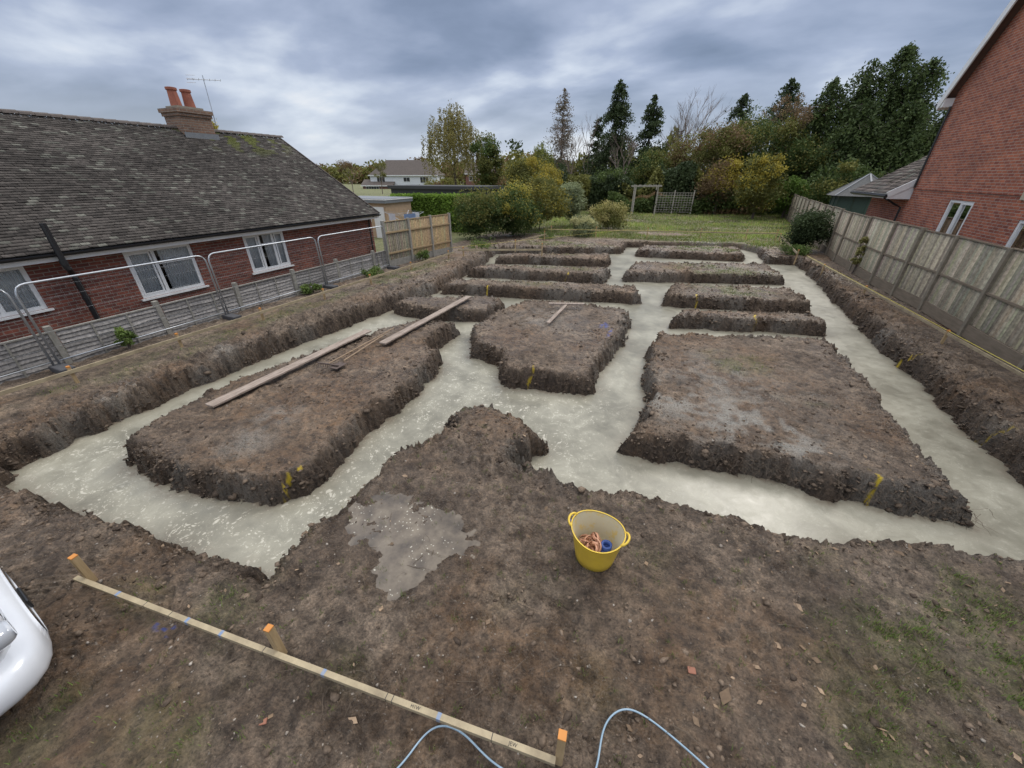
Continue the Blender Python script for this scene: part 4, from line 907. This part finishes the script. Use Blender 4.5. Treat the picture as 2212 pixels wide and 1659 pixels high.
tree('evergreen_shrub',-8.5,47,4.6,2.2,DARK,8000,pal2=GREEN,ls=.11,clumps=45,base=.0)
for (x,y,h,R) in[(10.0,50,11.0,3.0),(12.2,50,12.0,3.4),(14.0,49,12.6,3.6),(15.8,49,11.6,3.4),(18.2,47,9.6,2.8),(20.2,45,11.0,3.4),(23.3,46,10.8,3.6),(11.6,46,8.8,3.0),(14.5,45,8.4,3.0)]:
    conifer('leylandii_tree',x,y,h,R,[(.028,.05,.018),(.115,.155,.05)],19000,.13,nb=260,droop=.9,top=.33,base=.02)
tree('evergreen_shrub',10.8,40,4.8,2.6,GREEN,12000,base=.0,pal2=OLIVE,ls=.11,clumps=50)
tree('evergreen_shrub',14.5,40,4.6,2.3,DARK,9000,base=.0,ls=.12,clumps=50)
tree('evergreen_shrub',8.0,44,3.8,1.8,[(.08,.14,.025),(.2,.3,.06)],7000,base=.0,ls=.10)
def mass(name,p0,p1,h,wd,pal,n,ls,pal2=None,seed=1,z0=0):
    t=rng.random(n);px=p0[0]+(p1[0]-p0[0])*t;py=p0[1]+(p1[1]-p0[1])*t
    L=math.dist(p0,p1);top=h*(.55+.6*vn(t*L/2.2,0*t,seed)+.25*vn(t*L/.8,0*t,seed+1)-.2)
    q=rng.random(n)**.6;off=rng.normal(0,wd/2,n)*(1-.3*q)
    dx,dy=(p1[0]-p0[0])/L,(p1[1]-p0[1])/L
    P=np.stack([px-dy*off,py+dx*off,z0+top*q],-1);cl=np.clip(vn(t*L/1.6,q*3,seed+3)*.8+.25*q,0,1);c=lcol(n,pal,cl)
    if pal2 is not None:
        k=vn(t*L/2.5,q*1.5,seed+5)>.55;c[k]=lcol(k.sum(),pal2,cl[k])
    return cards(name,P,rng.uniform(.5,1.2,n)*ls,c,M_leaf)
mass('shrub_border',(-14,47),(9,49.5),4.6,2.6,DARK,38000,.15,OLIVE,3)
mass('shrub_border',(-8,45),(7,47),2.3,1.6,GREEN,16000,.11,BRN,9)
mass('distant_trees',(-190,175),(-40,130),9,10,OLIVE,16000,.8,BRN,13)
mass('distant_trees',(-30,72),(45,70),8.5,5,DARK,26000,.35,OLIVE,17)
mass('distant_trees',(8,57),(45,45),7.5,4,DARK,22000,.26,GREEN,19)
mass('distant_trees',(-42,62),(-24,64),3.4,3,OLIVE,9000,.2,BRN,23)
def hedge(name,p0,p1,w_,h,n,pal):
    t=rng.random(n);f=rng.integers(0,3,n);L=math.dist(p0,p1);dx,dy=(p1[0]-p0[0])/L,(p1[1]-p0[1])/L
    off=np.where(f==0,-w_/2,np.where(f==1,w_/2,rng.uniform(-w_/2,w_/2,n)));zz=np.where(f==2,h,rng.uniform(0,h,n))
    P=np.stack([p0[0]+dx*L*t-dy*off,p0[1]+dy*L*t+dx*off,zz],-1)+rng.normal(0,.05,(n,3))
    e=empty(name);cards('foliage',P,rng.uniform(.5,1.2,n)*.09,lcol(n,pal,vn(t*L,zz*2,4)),M_leaf,e)
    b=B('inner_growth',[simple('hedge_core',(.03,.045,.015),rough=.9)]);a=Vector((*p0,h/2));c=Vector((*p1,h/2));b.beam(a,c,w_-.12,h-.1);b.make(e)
hedge('clipped_hedge',(-18.4,23.0),(-12.6,25.2),.9,2.2,24000,[(.10,.17,.02),(.24,.36,.06)])
tree('garden_bush',-11.3,21.8,2.95,1.6,GREEN,20000,ls=.06,base=.0,clumps=60,trunk=False,pal2=OLIVE)
tree('garden_bush',-10.0,23.9,3.05,1.8,GREEN,22000,ls=.065,base=.0,clumps=60,trunk=False,pal2=[(.26,.24,.05),(.5,.43,.09)])
tree('garden_bush',-9.4,27.3,3.5,2.0,OLIVE,18000,ls=.07,base=.0,clumps=55,trunk=False,pal2=YEL_)
tree('garden_bush',-8.0,30.3,3.1,1.3,PALEG,11000,ls=.07,base=.0,clumps=40,trunk=False)
tree('variegated_bush',-6.0,25.8,1.25,.95,PALEG,9000,ls=.05,base=.0,clumps=34,trunk=False,pal2=[(.34,.34,.14),(.58,.55,.28)])
tree('variegated_bush',-5.0,29.6,1.9,1.5,OLIVE,11000,ls=.06,base=.0,clumps=40,trunk=False,pal2=[(.34,.32,.12),(.55,.48,.2)])
tree('round_bush',5.75,24.4,2.15,1.0,[(.025,.042,.018),(.075,.105,.04)],15000,ls=.055,base=.0,clumps=60,trunk=False,cr=.3)
tree('ivy',6.42,19.2,1.7,.22,[(.2,.2,.06),(.42,.38,.16)],1600,ls=.045,base=.1,clumps=18,trunk=False)
tree('low_weeds',5.2,23.2,.45,.6,[(.1,.15,.04),(.2,.28,.08)],2500,ls=.04,base=.0,clumps=14,trunk=False)
for (x,y,h,r) in[(-10.95,3.9,.55,.22),(-10.9,8.9,.35,.3),(-10.6,11.5,.3,.5),(-10.5,14.8,.45,.4),(-9.6,18.6,.5,.9),(-7.5,24,.4,.9)]:
    tree('weeds',x,y,h,r,[(.08,.13,.03),(.2,.27,.07)],1200,ls=.035,base=.0,clumps=10,trunk=False)
# ------------------------------------------------------------------ far garden structures
M_tr=simple('grey_trellis',(.40,.37,.31),(.26,.24,.2),5,.9)
b=B('garden_arch',[M_tr])
for x,y in((-5.2,43.3),(-3.2,44.1),(-5.0,42.7),(-3.0,43.5)):b.box(x-.05,x+.05,y-.05,y+.05,-.1,2.45)
for q in((-5.5,43.2,-2.9,44.25),(-5.3,42.6,-2.7,43.6)):b.beam((q[0],q[1],2.5),(q[2],q[3],2.5),.05,.12)
for k in range(6):
    t=k/5;b.beam((-5.3+2.2*t,43.6+.8*t,2.58),(-4.9+2.2*t,42.4+.8*t,2.58),.05,.06)
b.make()
b=B('trellis_fence',[M_tr]);a=Vector((-3.2,44.1,0));c=Vector((.3,45.0,0))
for k in range(15):
    p=a.lerp(c,k/14);b.beam((p.x,p.y,.2),(p.x,p.y,1.95),.035,.03)
for k in range(9):b.beam((a.x,a.y,.2+.215*k),(c.x,c.y,.2+.215*k),.03,.035)
for t in(0,.5,1):
    p=a.lerp(c,t);b.box(p.x-.05,p.x+.05,p.y-.05,p.y+.05,-.1,2.15)
b.make()
e=empty('garden_summerhouse',(9.9,33,0));b=B('walls',[simple('green_paint',(.04,.075,.055),rough=.6)]);n=6
q=[(1.5*math.cos(math.pi/6+k*math.pi/3),1.5*math.sin(math.pi/6+k*math.pi/3)) for k in range(6)]
for k in range(6):
    p,r=q[k],q[(k+1)%6];b.face([(*p,0),(*r,0),(*r,2.3),(*p,2.3)])
    for t in(0,.5):b.beam((p[0]+(r[0]-p[0])*t,p[1]+(r[1]-p[1])*t,0),(p[0]+(r[0]-p[0])*t,p[1]+(r[1]-p[1])*t,2.3),.08,.08)
b.make(e)
b=B('roof',[simple('shingle',(.13,.13,.12),(.07,.07,.07),8,.85,bmp=.4),M_lead])
for k in range(6):
    p,r=q[k],q[(k+1)%6];b.face([(p[0]*1.25,p[1]*1.25,2.3),(r[0]*1.25,r[1]*1.25,2.3),(0,0,3.5)],0);b.beam((p[0]*1.25,p[1]*1.25,2.31),(0,0,3.51),.09,.04,1)
b.make(e)
e=empty('flat_roof_garage',(-18.0,21.5,0));b=B('walls',[simple('tan_render',(.46,.32,.2),(.36,.25,.16),4,.8),M_wt,M_lead])
b.box(-2.6,1.4,-1.5,1,-.3,1.95,0);b.box(-2.7,1.5,-1.62,1.1,1.953,2.2,2);b.box(-2.72,1.52,-1.64,1.12,2.12,2.18,1)
b.box(.45,1.25,-1.53,-1.502,-.2,1.75,1);b.box(-.9,.2,-1.53,-1.502,.9,1.7,1);b.make(e)
e=empty('rotary_clothes_dryer',(-14.4,18.8,0));b=B('frame',[M_galv,simple('laundry',(.6,.6,.65),rough=.9),simple('laundry2',(.2,.28,.45),rough=.9)])
b.tube([(0,0,0),(0,0,1.5)],.025,0,6)
for k in range(4):
    a=k*math.pi/2+.4;p=(math.cos(a)*1.1,math.sin(a)*1.1,1.65);b.tube([(0,0,1.1),p],.013,0,5)
    a2=a+math.pi/2
    for r_ in(.5,.8,1.1):
        p=(math.cos(a)*r_,math.sin(a)*r_,1.35+.27*r_);r=(math.cos(a2)*r_,math.sin(a2)*r_,1.35+.27*r_);b.tube([p,r],.004,0,3)
    if k in(0,2,3):
        p=Vector((math.cos(a)*1.0,math.sin(a)*1.0,1.6));r=Vector((math.cos(a2)*1.0,math.sin(a2)*1.0,1.6));s,t=p.lerp(r,.2),p.lerp(r,.7);b.face([s,t,t-Vector((0,0,.5)),s-Vector((0,0,.5))],1+k%2)
b.make(e)
def far_house(name,loc,rot,wd,dp,ze,zr,wm,rm,z0=-1.,wins=(),hip=0,chim=None):
    e=empty(name,loc);e.rotation_euler=(0,0,rot)
    b=B('walls',[wm]);b.box(0,wd,0,dp,z0,ze);
    if not hip:
        for x in(0,wd):b.face([(x,0,ze),(x,dp,ze),(x,dp/2,zr-.1)])
    b.make(e)
    b=B('roof',[rm,M_wt]);o=.4
    c=[(-o,-o,ze-.1),(wd+o,-o,ze-.1),(wd+o,dp+o,ze-.1),(-o,dp+o,ze-.1),(hip-o if not hip else hip,dp/2,zr),(wd+o if not hip else wd-hip,dp/2,zr)]
    b.face([c[0],c[1],c[5],c[4]],0);b.face([c[3],c[2],c[5],c[4]],0)
    if hip:b.face([c[0],c[3],c[4]],0);b.face([c[1],c[2],c[5]],0)
    b.box(-o,wd+o,-o-.05,-o,ze-.3,ze-.08,1);b.make(e)
    b=B('windows',[M_wt,M_gl,M_blk])
    for (x0,x1,a,c_) in wins:
        b.box(x0,x1,-.05,-.002,a,c_,0);n=max(1,round((x1-x0)/.8))
        for k in range(n):
            w_=(x1-x0-.1)/n;b.box(x0+.08+k*w_,x0+w_*(k+1),-.07,-.052,a+.1,c_-.1,2)
    b.make(e)
    if chim:
        b=B('chimney',[M_br1,M_pot]);b.box(chim-.5,chim+.5,dp/2-.3,dp/2+.3,zr-.6,zr+.9,0);b.tube([(chim,dp/2,zr+.9),(chim,dp/2,zr+1.3)],.15,1,8);b.make(e)
    return e
M_rt=simple('brown_roof_tiles',(.13,.105,.09),(.08,.065,.055),3,.85,bmp=.3);M_ren=simple('white_render',(.70,.71,.72),(.62,.63,.64),2,.8)
far_house('white_house',(-87,100,0),.28,20,8,3.6,7.4,M_ren,M_rt,-2,[(2,4.5,1.6,3.1),(10,12,1.8,3.0),(15,17.5,1.5,3.1),(2,5,-1.2,.6),(10.5,12.5,-1,.6),(16,18.5,-1.6,.6)],hip=4)
far_house('white_house_wing',(-88.5,98.0,0),.28,9,5,1.0,2.4,M_br1,M_rt,-2,[(1,5,-.8,.7)])
far_house('tiled_bungalow',(-43.0,33.5,0),1.5708+.02,9,9,2.9,5.1,M_br1,M_rt,-1)
far_house('brick_cottage',(-62,112,0),.3,8,7,4.0,6.6,M_br1,M_rt,-1,[(1,3,2,3.3)],chim=3)
b=B('dark_shed',[simple('bitumen',(.05,.05,.05),rough=.7)]);b.box(-26,-16.0,32,36,2.35,2.6);b.box(-25.8,-16.2,32.2,35.8,-.2,2.35);b.make()
